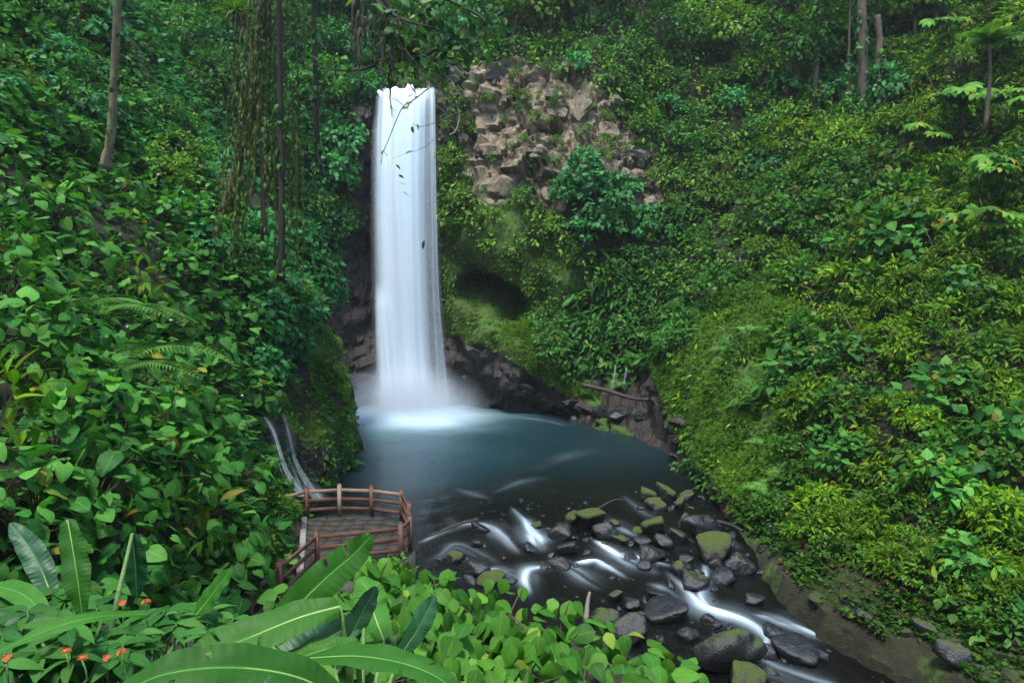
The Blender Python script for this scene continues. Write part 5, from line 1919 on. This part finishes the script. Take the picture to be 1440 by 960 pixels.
# leafy vine bank in the middle
FB = [(500, 850, 8.4, .8), (560, 858, 8.6, .75), (630, 878, 8.3, .8), (700, 893, 8.0, .8), (775, 915, 7.8, .75), (850, 945, 7.5, .72), (915, 975, 7.3, .6), (960, 1000, 7.2, .45),
      (560, 920, 7.0, .75), (640, 940, 6.8, .8), (730, 965, 6.6, .8), (820, 1000, 6.6, .75), (600, 1000, 5.8, .7), (700, 1020, 5.8, .7), (430, 880, 8.4, .7), (480, 930, 7.4, .7)]
for k, (x, y, d, R_) in enumerate(FB):
    c = P(x, y, d)
    g = on_ground(c[0], c[1])
    o = root('leafy_vine', tuple(g), None, 'vine', 'leafy vines on the bank below the viewpoint')
    n = 74
    dr = norm(rf.normal(size=(n * 4, 3)))
    dr = dr[(dr[:, 2] > -.35) & (dr[:, 1] < .6)][:n]
    pos = c - g + dr * rf.uniform(.45, 1.05, len(dr))[:, None] * np.array([R_, R_, R_ * .75])
    ax = norm(dr * np.array([.6, .6, .2]) + [0, -.25, -.55] + rf.normal(size=(len(dr), 3)) * .35)
    nr = norm(dr * .4 + [0, -.35, .8] + rf.normal(size=(len(dr), 3)) * .25)
    ms = leafm('ovate', 'fore')
    for i in range(len(dr)):
        link('leaf', ms[rf.randint(4)], None, o, mtx=mtx_leaf(pos[i], ax[i], nr[i], rf.uniform(.17, .31)))
    mb = MB()
    for i in range(0, len(dr), 4):
        mb.tube(crom([(0, 0, -.2), (c - g) * .6 + rf.normal(size=3) * .1, (c - g) * .9 + (pos[i] - (c - g)) * .5, pos[i]], 8), np.linspace(.02, .005, 8), 5)
    link('stem', mb.mesh('stem', True), M['bark'], o)
    REG.append((o, 'oval-leaved vine', x, y))
# fine-leaved green tuft right of the deck
for x, y, d, s_ in ((553, 790, 20.5, .9), (540, 810, 19.5, .9), (575, 805, 20, .6), (600, 815, 19, .7)):
    c = P(x, y, d)
    o = root('deck_shrub', tuple(c - [0, 0, .9]), None, 'shrub', 'small shrubs at the foot of the deck', (0, 0, rf.uniform(0, 6)), s_)
    me, sm = PARTS['slopedark'][rf.randint(5)]
    f = link('foliage', me, None, o)
    link('stem', sm, None, o)
    REG.append((o, 'fine-leaved tuft', x, y))

# shrub with whorled leaves and orange flowers
LW = [leaf_mesh('leaf', leaf_tpl(7, 1, lambda t: .20 * math.sin(math.pi * t ** .8) ** .9 if 0 < t < 1 else 0, droop=d, fold=.45, wave=.012)) for d in (.25, .4, .15)]
for me in LW:
    me.materials.append(M['shrubb'])


def flower_mesh(key, seed):
    r = np.random.RandomState(seed)
    mb = MB()
    for k in range(16):
        an, el = r.uniform(0, 6.28), r.uniform(.15, 1.4)
        dv = np.array([math.cos(an) * math.cos(el), math.sin(an) * math.cos(el), math.sin(el) * .6])
        e = dv * r.uniform(.030, .05)
        mb.tube([(0, 0, 0), e * .6, e], np.array([.003, .004, .005]), 5)
        sd = norm(np.cross(dv, [0.2, .1, 1]))
        u2 = np.cross(sd, dv)
        for q in range(5):
            a2 = q * 1.2566
            pd_ = sd * math.cos(a2) + u2 * math.sin(a2)
            t_ = np.cross(dv, pd_)
            mb.add([e, e + pd_ * .011 + t_ * .006 + dv * .004, e + pd_ * .019 + dv * .003, e + pd_ * .011 - t_ * .006 + dv * .004], [(0, 1, 2, 3)])
    return mb.mesh(key)


FLW = [flower_mesh('flower', 60 + k) for k in range(3)]
for k, me in enumerate(FLW):
    me.materials.append(M['petal'])
fl_px = [(85, 876, 4.3), (172, 848, 4.6), (115, 927, 4.0), (171, 917, 4.2), (10, 925, 3.9), (92, 917, 4.1), (205, 846, 4.9), (150, 925, 4.3)]
FSH = [(20, 930, 3.9, .5), (90, 925, 4.1, .5), (170, 935, 4.2, .5), (235, 905, 4.8, .5), (150, 885, 4.9, .5), (60, 890, 4.7, .5), (270, 870, 5.8, .55), (210, 870, 5.6, .5), (320, 890, 6.2, .6), (10, 870, 5, .5)]
fsh_roots = []
for k, (x, y, d, R_) in enumerate(FSH):
    c = P(x, y, d)
    g = on_ground(c[0], c[1])
    g[2] = min(g[2], c[2] - .5)
    o = root('flowering_shrub', tuple(g), None, 'flowering shrub', 'shrubs with whorled leaves at the viewpoint')
    mb = MB()
    for j in range(9):
        an = rf.uniform(0, 6.28)
        tip = c - g + np.array([math.cos(an), math.sin(an), 0]) * R_ * rf.uniform(.1, .9) + [0, 0, rf.uniform(-.25, .2)]
        mb.tube(crom([(0, 0, -.2), tip * np.array([.4, .4, .6]), tip], 7), np.linspace(.012, .005, 7), 5)
        for q in range(6):
            a2 = q * 1.05 + rf.uniform(-.3, .3)
            ax = norm(np.array([math.cos(a2), math.sin(a2), rf.uniform(-.25, .3)]))
            link('leaf', LW[rf.randint(3)], None, o, mtx=mtx_leaf(tip - [0, 0, .015 * (q % 3)], ax, norm(np.array([0, -.2, 1.0]) + rf.normal(size=3) * .2), rf.uniform(.17, .27)))
    link('stem', mb.mesh('stem', True), M['greenstem'], o)
    fsh_roots.append((o, c, g))
    REG.append((o, 'pointed-leaf shrub', x, y))
for k, (x, y, d) in enumerate(fl_px):
    p = P(x, y, d - .3)
    j = int(np.argmin([np.linalg.norm(c - p) for _, c, _ in fsh_roots]))
    o, c, g = fsh_roots[j]
    link('flower', FLW[k % 3], None, o, loc=tuple(p - g), scale=.7)
    mb = MB()
    mb.tube(crom([(c - g) * .7, (p - g) - [0, 0, .15], p - g], 6), .005, 5)
    link('flower_stalk', mb.mesh('flower_stalk', True), M['greenstem'], o)


# banana-like plants
def banana_leaf(par, origin, pts_, width, fold=.25, facing=(0, -.5, 1), mat='banana', torn=(), prof=None, nr=90, nc=5, label=None):
    c = crom(np.array(pts_, float), nr)
    tan = norm(np.gradient(c, axis=0))
    fn = np.broadcast_to(np.array(facing, float), c.shape) if np.ndim(facing) == 1 else crom(np.array(facing, float), nr)
    x = norm(np.cross(tan, fn))
    z = np.cross(x, tan)
    t = np.linspace(0, 1, nr)
    w = width * .42 * (np.clip(np.sin(np.pi * np.clip(t * .93 + .06, 0, 1)), 0, 1) ** .55) * (1 - .25 * t)
    w[-1] = .004
    ss = np.linspace(-1, 1, 2 * nc + 1)
    V = np.zeros((nr, 2 * nc + 1, 3))
    for i, s_ in enumerate(ss):
        lift = fold * abs(s_) - .5 * fold * s_ * s_ * 1.6
        ripple = .022 * abs(s_) * np.sin(t * 138 + 3 * abs(s_)) * .35 + .03 * abs(s_) * np.sin(t * 27 + 2 * s_) + .04 * abs(s_) ** 2 * np.sin(t * 11 + 1.3 * np.sign(s_))
        V[:, i] = c + x * (s_ * w)[:, None] + z * (w * lift + width * ripple)[:, None] + tan * (abs(s_) ** 1.5 * w * .35)[:, None]
    keep = np.ones((nr - 1, 2 * nc), bool)
    idx = np.arange(nr * (2 * nc + 1)).reshape(nr, -1)
    verts = V.reshape(-1, 3)
    for (tt, side, dep_) in torn:
        i = int(tt * (nr - 1))
        for k in range(nc):
            if k >= nc - dep_:
                keep[i + 1, nc + k if side > 0 else nc - 1 - k] = False
            col = nc + k if side > 0 else nc - 1 - k
            if k >= nc - dep_:
                keep[i, col] = False
    q = np.stack([idx[:-1, :-1], idx[:-1, 1:], idx[1:, 1:], idx[1:, :-1]], -1)[keep]
    uv = np.stack(np.meshgrid(t, ss * .5 + .5, indexing='ij')[::-1], -1).reshape(-1, 2)
    me = raw_mesh('leaf', verts, q.ravel(), np.full(len(q), 4), uv=uv)
    o = link('leaf', me, M[mat], par)
    if label:
        o['label'] = label
    mb = MB()
    mb.tube(c - z * .006, np.linspace(.011, .003, nr) * (width / .35) ** .5, 6)
    link('midrib', mb.mesh('midrib', True), M['midrib'], o)
    return o


M['midrib'] = plain_mat('leaf_midrib', (.13, .25, .05), (.24, .36, .09), 10, rough=.45, bump=.1)


def banana(base, label, leaves, stalk_to):
    r = root('banana_plant', tuple(base), label, 'banana plant', None)
    mb = MB()
    for st_ in stalk_to:
        mb.tube(crom([(0, 0, -.3), (np.array(st_) - base) * np.array([.4, .4, .55]), np.array(st_) - base], 8), np.linspace(.034, .012, 8), 7)
    link('stalk', mb.mesh('stalk', True), M['greenstem'], r)
    for lf in leaves:
        pts_ = [P(*q) - base for q in lf['px']]
        banana_leaf(r, base, pts_, lf['w'], lf.get('fold', .3), lf.get('face', (0, -.5, 1)), lf.get('mat', 'banana'), lf.get('torn', ()), label=lf.get('label'))
    return r


c0 = P(505, 1010, 4.2)
g0 = on_ground(c0[0], c0[1])
banana(g0, 'banana-like plant with broad arching leaves at the bottom centre', [
    dict(px=[(478, 852, 4.1), (420, 868, 4.0), (345, 898, 3.9), (285, 922, 3.8), (232, 945, 3.75)], w=.33, face=(-.25, -.75, .7), torn=((.42, -1, 4), (.43, -1, 2), (.62, 1, 3), (.78, -1, 3)), label='long arching leaf with a dead brown spot at the tip'),
    dict(px=[(380, 905, 4.4), (410, 862, 4.5), (455, 815, 4.6), (498, 778, 4.7), (522, 752, 4.75)], w=.34, face=(.45, -.75, .5), torn=((.55, -1, 3), (.7, -1, 4)), label='upright leaf crossing the front railing'),
    dict(px=[(480, 985, 3.3), (420, 952, 3.2), (330, 938, 3.1), (230, 948, 3.0), (150, 985, 2.95)], w=.30, face=(0, -.6, .8), torn=((.35, -1, 4), (.58, 1, 3), (.7, -1, 3)), label='leaf curving along the bottom edge'),
    dict(px=[(512, 870, 4.8), (470, 892, 4.7), (410, 925, 4.6), (365, 960, 4.5)], w=.36, mat='banana2', face=(-.2, -.7, .7)),
    dict(px=[(505, 905, 4.0), (460, 912, 3.95), (415, 928, 3.9), (370, 950, 3.85)], w=.20, face=(-.1, -.6, .8), fold=.5),
    dict(px=[(430, 925, 3.9), (500, 922, 3.8), (565, 932, 3.7), (615, 952, 3.65), (655, 985, 3.6)], w=.24, face=(.1, -.35, 1), fold=.5, torn=((.5, 1, 3), (.66, -1, 4)), label='pale leaf arching down to the vines'),
    dict(px=[(470, 940, 4.6), (495, 890, 4.7), (515, 850, 4.8), (530, 825, 4.9)], w=.22, mat='banana2', face=(.6, -.6, .4)),
    dict(px=[(540, 900, 5.0), (525, 860, 5.2), (520, 835, 5.3), (505, 812, 5.4)], w=.34, mat='banana', face=(.4, -.8, .4)),
    dict(px=[(560, 925, 5.0), (585, 888, 5.1), (600, 860, 5.2), (612, 838, 5.3)], w=.24, mat='banana2', face=(.5, -.7, .4)),
], [P(478, 852, 4.1), P(380, 905, 4.4), P(480, 985, 3.3), P(512, 870, 4.8), P(430, 925, 3.9), P(470, 940, 4.6), P(540, 900, 5.0), P(560, 925, 5.0), P(505, 905, 4.0)])
# dead spot at the tip of the arching leaf
mb = MB()
dsv, dsf, _ = leaf_tpl(5, 2, w_ovate, droop=.5, fold=.5, wave=.12)
mb.add(P(285, 915, 3.72) - g0 + np.stack([dsv[:, 0] * .13, dsv[:, 2] * .10 - .02, -dsv[:, 1] * .10], -1), [tuple(f_) for f_ in dsf])
br_ = [o for o in bpy.data.objects if o.name == 'banana_plant'][0]
link('dead_tip', mb.mesh('dead_tip', True), M['brownleaf'], br_)

c1 = P(120, 960, 4.2)
g1 = on_ground(c1[0], c1[1])
banana(g1, 'banana-like plant with a wide hanging leaf among orange flowers', [
    dict(px=[(95, 730, 4.4), (103, 775, 4.3), (110, 820, 4.2), (116, 870, 4.15)], w=.24, face=(.15, -1, .15), mat='banana', label='broad pale leaf hanging straight down'),
    dict(px=[(186, 750, 5.0), (189, 780, 5.0), (191, 810, 5.0), (192, 840, 5.0)], w=.22, face=(.3, -.9, .2), mat='banana2', torn=((.3, 1, 2),), label='leaf with a browned edge'),
    dict(px=[(272, 868, 5.6), (290, 846, 5.6), (308, 822, 5.6), (326, 800, 5.6)], w=.24, face=(-.4, -.8, .5), mat='banana', label='pale leaf leaning towards the deck'),
    dict(px=[(205, 862, 3.5), (130, 868, 3.3), (60, 888, 3.2), (-20, 925, 3.1)], w=.12, face=(0, -.35, .9), mat='banana', label='narrow leaf slanting across the flowers'),
    dict(px=[(75, 845, 5.2), (58, 800, 5.3), (38, 765, 5.4), (14, 735, 5.5)], w=.26, face=(.4, -.8, .3), mat='banana2', label='dark blue-green leaf leaning left'),
    dict(px=[(70, 880, 4.8), (45, 845, 4.9), (15, 828, 5.0), (-30, 822, 5.1)], w=.22, face=(-.1, -.5, .8), mat='banana'),
    dict(px=[(60, 905, 4.6), (40, 880, 4.6), (20, 868, 4.6), (-15, 862, 4.6)], w=.2, face=(0, -.6, .8), mat='banana2'),
], [P(95, 730, 4.4), P(186, 750, 5.0), P(272, 868, 5.6), P(75, 845, 5.2), P(70, 880, 4.8), P(60, 905, 4.6)])

# ferns among the big leaves on the left
for x, y, d, s_, a0 in ((150, 440, 12.6, 1.5, 0), (190, 500, 12.2, 1.7, .4), (120, 430, 12.9, 1.3, .9), (175, 520, 11.8, 1.3, .2)):
    p = P(x, y, d)
    o = root('fern', tuple(p), None, 'fern', 'ferns among the big-leaved bushes', (0, 0, 0), s_)
    for k in range(4):
        link('frond', FROND, None, o, mtx=Matrix.Rotation(-1.7 + k * .55 + a0, 4, 'Z') @ Matrix.Rotation(.1, 4, 'X'))
    REG.append((o, 'arching fern', x, y))

# umbrella-leaved trees on the right
LUM = None


def umbrella_leaf():
    V, F, UV = [], [], []
    n = 9
    for k in range(n):
        an = -2.6 + 5.2 * k / (n - 1)
        L_ = 1.0 - .25 * abs(k - (n - 1) / 2) / ((n - 1) / 2)
        dx, dy = math.sin(an), math.cos(an)
        sx, sy = dy, -dx
        b0_ = len(V)
        for (t, w, z) in ((.04, .03, 0), (.4, .15, .05), (.75, .20, -.02), (1, .02, -.22)):
            for s_ in (-1, 0, 1):
                V.append((dx * t * L_ + sx * w * s_, dy * t * L_ + sy * w * s_, z - .05 * abs(s_) * t))
                UV.append((.5 + .5 * s_, t))
        for i in range(3):
            for j in range(2):
                F.append((b0_ + i * 3 + j, b0_ + i * 3 + j + 1, b0_ + i * 3 + j + 4, b0_ + i * 3 + j + 3))
    return raw_mesh('leaf', np.array(V), np.array(F).ravel(), np.full(len(F), 4), uv=np.array(UV))


LUM = umbrella_leaf()
LUM.materials.append(M['cecro'])
CEC = [(1350, 128, 33, .95, 'tallest umbrella-leaved tree on the right, with yellowing leaves'), (1302, 180, 34, .8, 'umbrella-leaved tree with a drooping left branch, lower than its neighbours'),
       (1395, 225, 31, .9, 'umbrella-leaved tree near the right edge, above the leafy slope'), (1330, 30, 36, .8, 'umbrella-leaved tree highest up, by the feathery tree fern'),
       (1425, 130, 31, .8, 'umbrella-leaved tree cut by the right edge'), (1380, 300, 29, .75, 'low umbrella-leaved tree among bushes on the right slope'), (1405, 45, 34, .8, 'umbrella-leaved tree right of the feathery tree fern')]
for x, y, d, s_, lab in CEC:
    p = P(x, y, d)
    k = np.argmin((BA - x - 6) ** 2 + (BB - y - 62) ** 2 + 1e6 * (BC < 5))
    base = BG[k]
    p = P(x, y, base[1] - .8)
    o = root('umbrella_tree', tuple(base), lab, 'tree', 'umbrella-leaved trees on the right slope')
    tip = p - base
    mb = MB()
    mb.tube(crom([(0, 0, -.4), tip * np.array([.3, .3, .5]), tip], 14), np.linspace(.09, .045, 14), 7, .1)
    ends = [tip]
    for q in range(3):
        an = rf.uniform(0, 6.28)
        e = tip + np.array([math.cos(an) * 1.0, math.sin(an) * .8, rf.uniform(-.7, .2)])
        mb.tube(crom([tip * .6, (tip * .8 + e * .2) + [0, 0, -.1], e], 8), np.linspace(.05, .03, 8), 6)
        ends.append(e)
    link('trunk', mb.mesh('trunk', True), M['bark'], o)
    for e in ends:
        for q in range(7):
            an = q * .9 + rf.uniform(-.3, .3)
            dv = np.array([math.cos(an), math.sin(an), rf.uniform(-.15, .35)])
            pos = e + dv * rf.uniform(.35, .65)
            link('leaf', LUM, None, o, mtx=mtx_leaf(pos, norm(dv + [0, 0, -.55]), norm(np.array([0, -.7, .8]) + dv * .7 + rf.normal(size=3) * .35), rf.uniform(.5, .9) * s_))
# tree fern
p = P(1392, 62, 38)
o = root('tree_fern', tuple(p - [0, 0, 4]), 'feathery tree fern on the upper right slope', 'tree fern')
mb = MB()
mb.tube(crom([(0, 0, -.5), (.1, 0, 2), (0, 0, 4)], 10), np.linspace(.11, .075, 10), 8, .3)
link('trunk', mb.mesh('trunk', True), M['bark'], o)
for k in range(12):
    link('frond', FROND, None, o, mtx=Matrix.Translation((0, 0, 4)) @ Matrix.Rotation(k * .524, 4, 'Z') @ Matrix.Rotation(rf.uniform(.25, .85), 4, 'X') @ Matrix.Scale(rf.uniform(1.5, 2.2), 4))
# small white blossoms in the big-leaved bushes
wb = MB()
for k in range(18):
    x, y = (rf.normal(212, 9), rf.normal(526, 4)) if k < 14 else ((240, 449), (179, 458), (341, 555), (83, 362), (236, 449), (342, 557))[k - 14]
    q = P(x, y, 12.1)
    for a2 in range(5):
        an = a2 * 1.2566
        wb.add([q, q + [.017 * math.cos(an - .4), -.01, .017 * math.sin(an - .4)], q + [.028 * math.cos(an), -.014, .028 * math.sin(an)], q + [.017 * math.cos(an + .4), -.01, .017 * math.sin(an + .4)]], [(0, 1, 2, 3)])
tag(link('blossoms', wb.mesh('blossoms'), M['white']), kind='stuff')

# ------------------------------------------------------------------ labels of the plants
ORD = ['first', 'second', 'third', 'fourth', 'fifth', 'sixth', 'seventh', 'eighth', 'ninth', 'tenth', 'eleventh', 'twelfth', 'thirteenth', 'fourteenth', 'fifteenth', 'sixteenth', 'seventeenth', 'eighteenth', 'nineteenth', 'twentieth', 'twenty-first', 'twenty-second', 'twenty-third', 'twenty-fourth', 'twenty-fifth', 'twenty-sixth', 'twenty-seventh', 'twenty-eighth', 'twenty-ninth', 'thirtieth', 'thirty-first', 'thirty-second', 'thirty-third', 'thirty-fourth']
ZONES = [
    ((-200, -300, 172, 170), 'beside the slender mossy trunk'), ((172, -300, 345, 140), 'between mossy trunk and air plant'), ((172, 140, 345, 330), 'in shade left of the vine curtain'),
    ((345, -300, 500, 130), 'behind the dark hanging trunks'), ((345, 130, 530, 290), 'between vine curtain and waterfall'), ((345, 290, 530, 480), 'above the mossy buttress'),
    ((345, 480, 520, 640), 'on the mossy buttress'), ((500, -300, 640, 135), 'above the waterfall lip'), ((640, -300, 790, 110), 'on the rim by the reddish trunk'),
    ((790, -300, 960, 110), 'on the rim over the bare rock'), ((600, 105, 700, 350), 'along the edge of the bare rock'), ((700, 105, 960, 165), 'high on the bare rock'), ((700, 165, 960, 240), 'low on the bare rock'),
    ((700, 240, 960, 350), 'just below the bare rock'), ((530, 350, 760, 620), 'by the mossy hollow'), ((760, 350, 860, 620), 'right of the mossy hollow'), ((860, 350, 985, 440), 'well above the thin trickles'), ((860, 440, 985, 620), 'just above the thin trickles'),
    ((960, -300, 1130, 90), 'high in the gorge corner'), ((960, 90, 1130, 220), 'in the dark gorge corner'), ((960, 220, 1130, 330), 'below the dark gorge corner'), ((985, 330, 1130, 430), 'over the mossy slope'), ((900, 430, 1010, 700), 'on the left of the mossy slope'), ((1010, 430, 1125, 560), 'upper part of the mossy slope'), ((1010, 560, 1125, 760), 'lower part of the mossy slope'),
    ((1130, -300, 1270, 110), 'by the bare grey trunks'), ((1130, 110, 1270, 220), 'at the foot of the bare grey trunks'), ((1130, 220, 1270, 330), 'under the bare grey trunks'),
    ((1270, -300, 1700, 150), 'among the umbrella-leaved trees'), ((1270, 150, 1700, 260), 'below the umbrella-leaved trees'), ((1270, 260, 1700, 370), 'high on the right slope'),
    ((1100, 330, 1270, 430), 'upper right of the grassy slope'), ((1100, 430, 1270, 530), 'right of the grassy slope'), ((1080, 530, 1270, 640), 'right of the mossy bulge'), ((1000, 480, 1270, 900), 'above the earth bank'),
    ((1270, 370, 1360, 480), 'midway up the right slope'), ((1360, 370, 1700, 480), 'midway up by the right edge'), ((1270, 480, 1360, 590), 'low on the right slope'), ((1360, 480, 1700, 590), 'low by the right edge'),
    ((1270, 590, 1360, 720), 'near the foot of the right slope'), ((1360, 590, 1700, 720), 'near the foot by the right edge'), ((1270, 720, 1700, 1100), 'over the end of the earth bank'),
    ((-300, 170, 130, 330), 'below the slender mossy trunk'), ((130, 170, 345, 400), 'on the crest under the vine curtain'), ((-300, 330, 130, 460), 'on the upper left bank'), ((130, 330, 345, 460), 'on the upper left shoulder'),
    ((-300, 460, 130, 590), 'beside the white blossoms at left'), ((130, 460, 280, 590), 'around the white blossoms'), ((280, 400, 420, 600), 'over the left trickles'), ((-300, 590, 130, 720), 'above the orange flowers'),
    ((130, 590, 280, 740), 'above the hanging banana leaf'), ((280, 600, 430, 720), 'left of the viewing deck'), ((280, 720, 400, 860), 'at the near foot of the deck path'), ((-300, 720, 280, 860), 'behind the orange flowers'),
    ((-300, 860, 150, 1200), 'around the orange flowers'), ((150, 860, 400, 1200), 'between orange flowers and banana plant'), ((400, 760, 560, 905), 'behind the banana plant'), ((400, 905, 640, 1200), 'beside the banana plant'),
    ((560, 740, 700, 905), 'along the deck side of the vine bank'), ((640, 800, 1000, 960), 'along the stream edge of the vine bank'), ((640, 960, 1000, 1300), 'lowest on the vine bank'),
]
buckets = {}
for o, ph, x, y in REG:
    z = 'on the gorge wall'
    for (x0, y0, x1, y1), nm in ZONES:
        if x0 <= x < x1 and y0 <= y < y1:
            z = nm
            break
    buckets.setdefault((ph, z), []).append((x, y, o))
for (ph, z), lst in buckets.items():
    lst.sort(key=lambda q: q[0])
    for k, (x, y, o) in enumerate(lst):
        if len(lst) == 1:
            o['label'] = '%s %s' % (ph, z)
        elif len(lst) == 2:
            o['label'] = '%s %s, %s of two' % (ph, z, ('left', 'right')[k])
        else:
            o['label'] = '%s %s, %s from the left' % (ph, z, ORD[min(k, 33)])

# ------------------------------------------------------------------ mist and haze
def volume_mat(name, dens, color=(.86, .93, 1, 1), hetero=None, aniso=.2):
    m = bpy.data.materials.new(name)
    m.use_nodes = True
    nt = m.node_tree
    nt.nodes.remove(nt.nodes['Principled BSDF'])
    v = nt.nodes.new('ShaderNodeVolumePrincipled')
    v.inputs['Color'].default_value = color
    v.inputs['Density'].default_value = dens
    v.inputs['Anisotropy'].default_value = aniso
    if hetero:
        tc = nd(nt, 'ShaderNodeTexCoord')
        sx = nd(nt, 'ShaderNodeVectorMath', operation='LENGTH')
        nt.links.new(tc.outputs['Object'], sx.inputs[0])
        ml = math_n(nt, 'SUBTRACT', 1.0, sx.outputs['Value'], True)
        nz = noise_n(nt, 2.2, 2, tc.outputs['Object'])
        d = math_n(nt, 'MULTIPLY', math_n(nt, 'POWER', ml, 1.5), math_n(nt, 'ADD', nz, .4))
        nt.links.new(math_n(nt, 'MULTIPLY', d, dens), v.inputs['Density'])
    nt.links.new(v.outputs[0], nt.nodes['Material Output'].inputs['Volume'])
    return m


def ball(name, c, s, mat):
    bm = bmesh.new()
    bmesh.ops.create_icosphere(bm, subdivisions=3, radius=1)
    me = bpy.data.meshes.new(name)
    bm.to_mesh(me)
    bm.free()
    return tag(link(name, me, mat, loc=tuple(c), scale=s), kind='stuff')


fcen = W(585, 582)
ball('mist', fcen + [-0.5, -1.2, .5], (7.0, 4.8, 4.2), volume_mat('spray_mist', .85, hetero=True))
mb = MB()
allz = max(60.0, max((o.matrix_basis.translation.z for o in bpy.data.objects if o.parent is None), default=60) + 12)
mb.box((-75, -45, -6), (75, 125, allz))
tag(link('haze', mb.mesh('haze'), volume_mat('haze', .00028, (.88, .94, 1, 1))), kind='stuff')
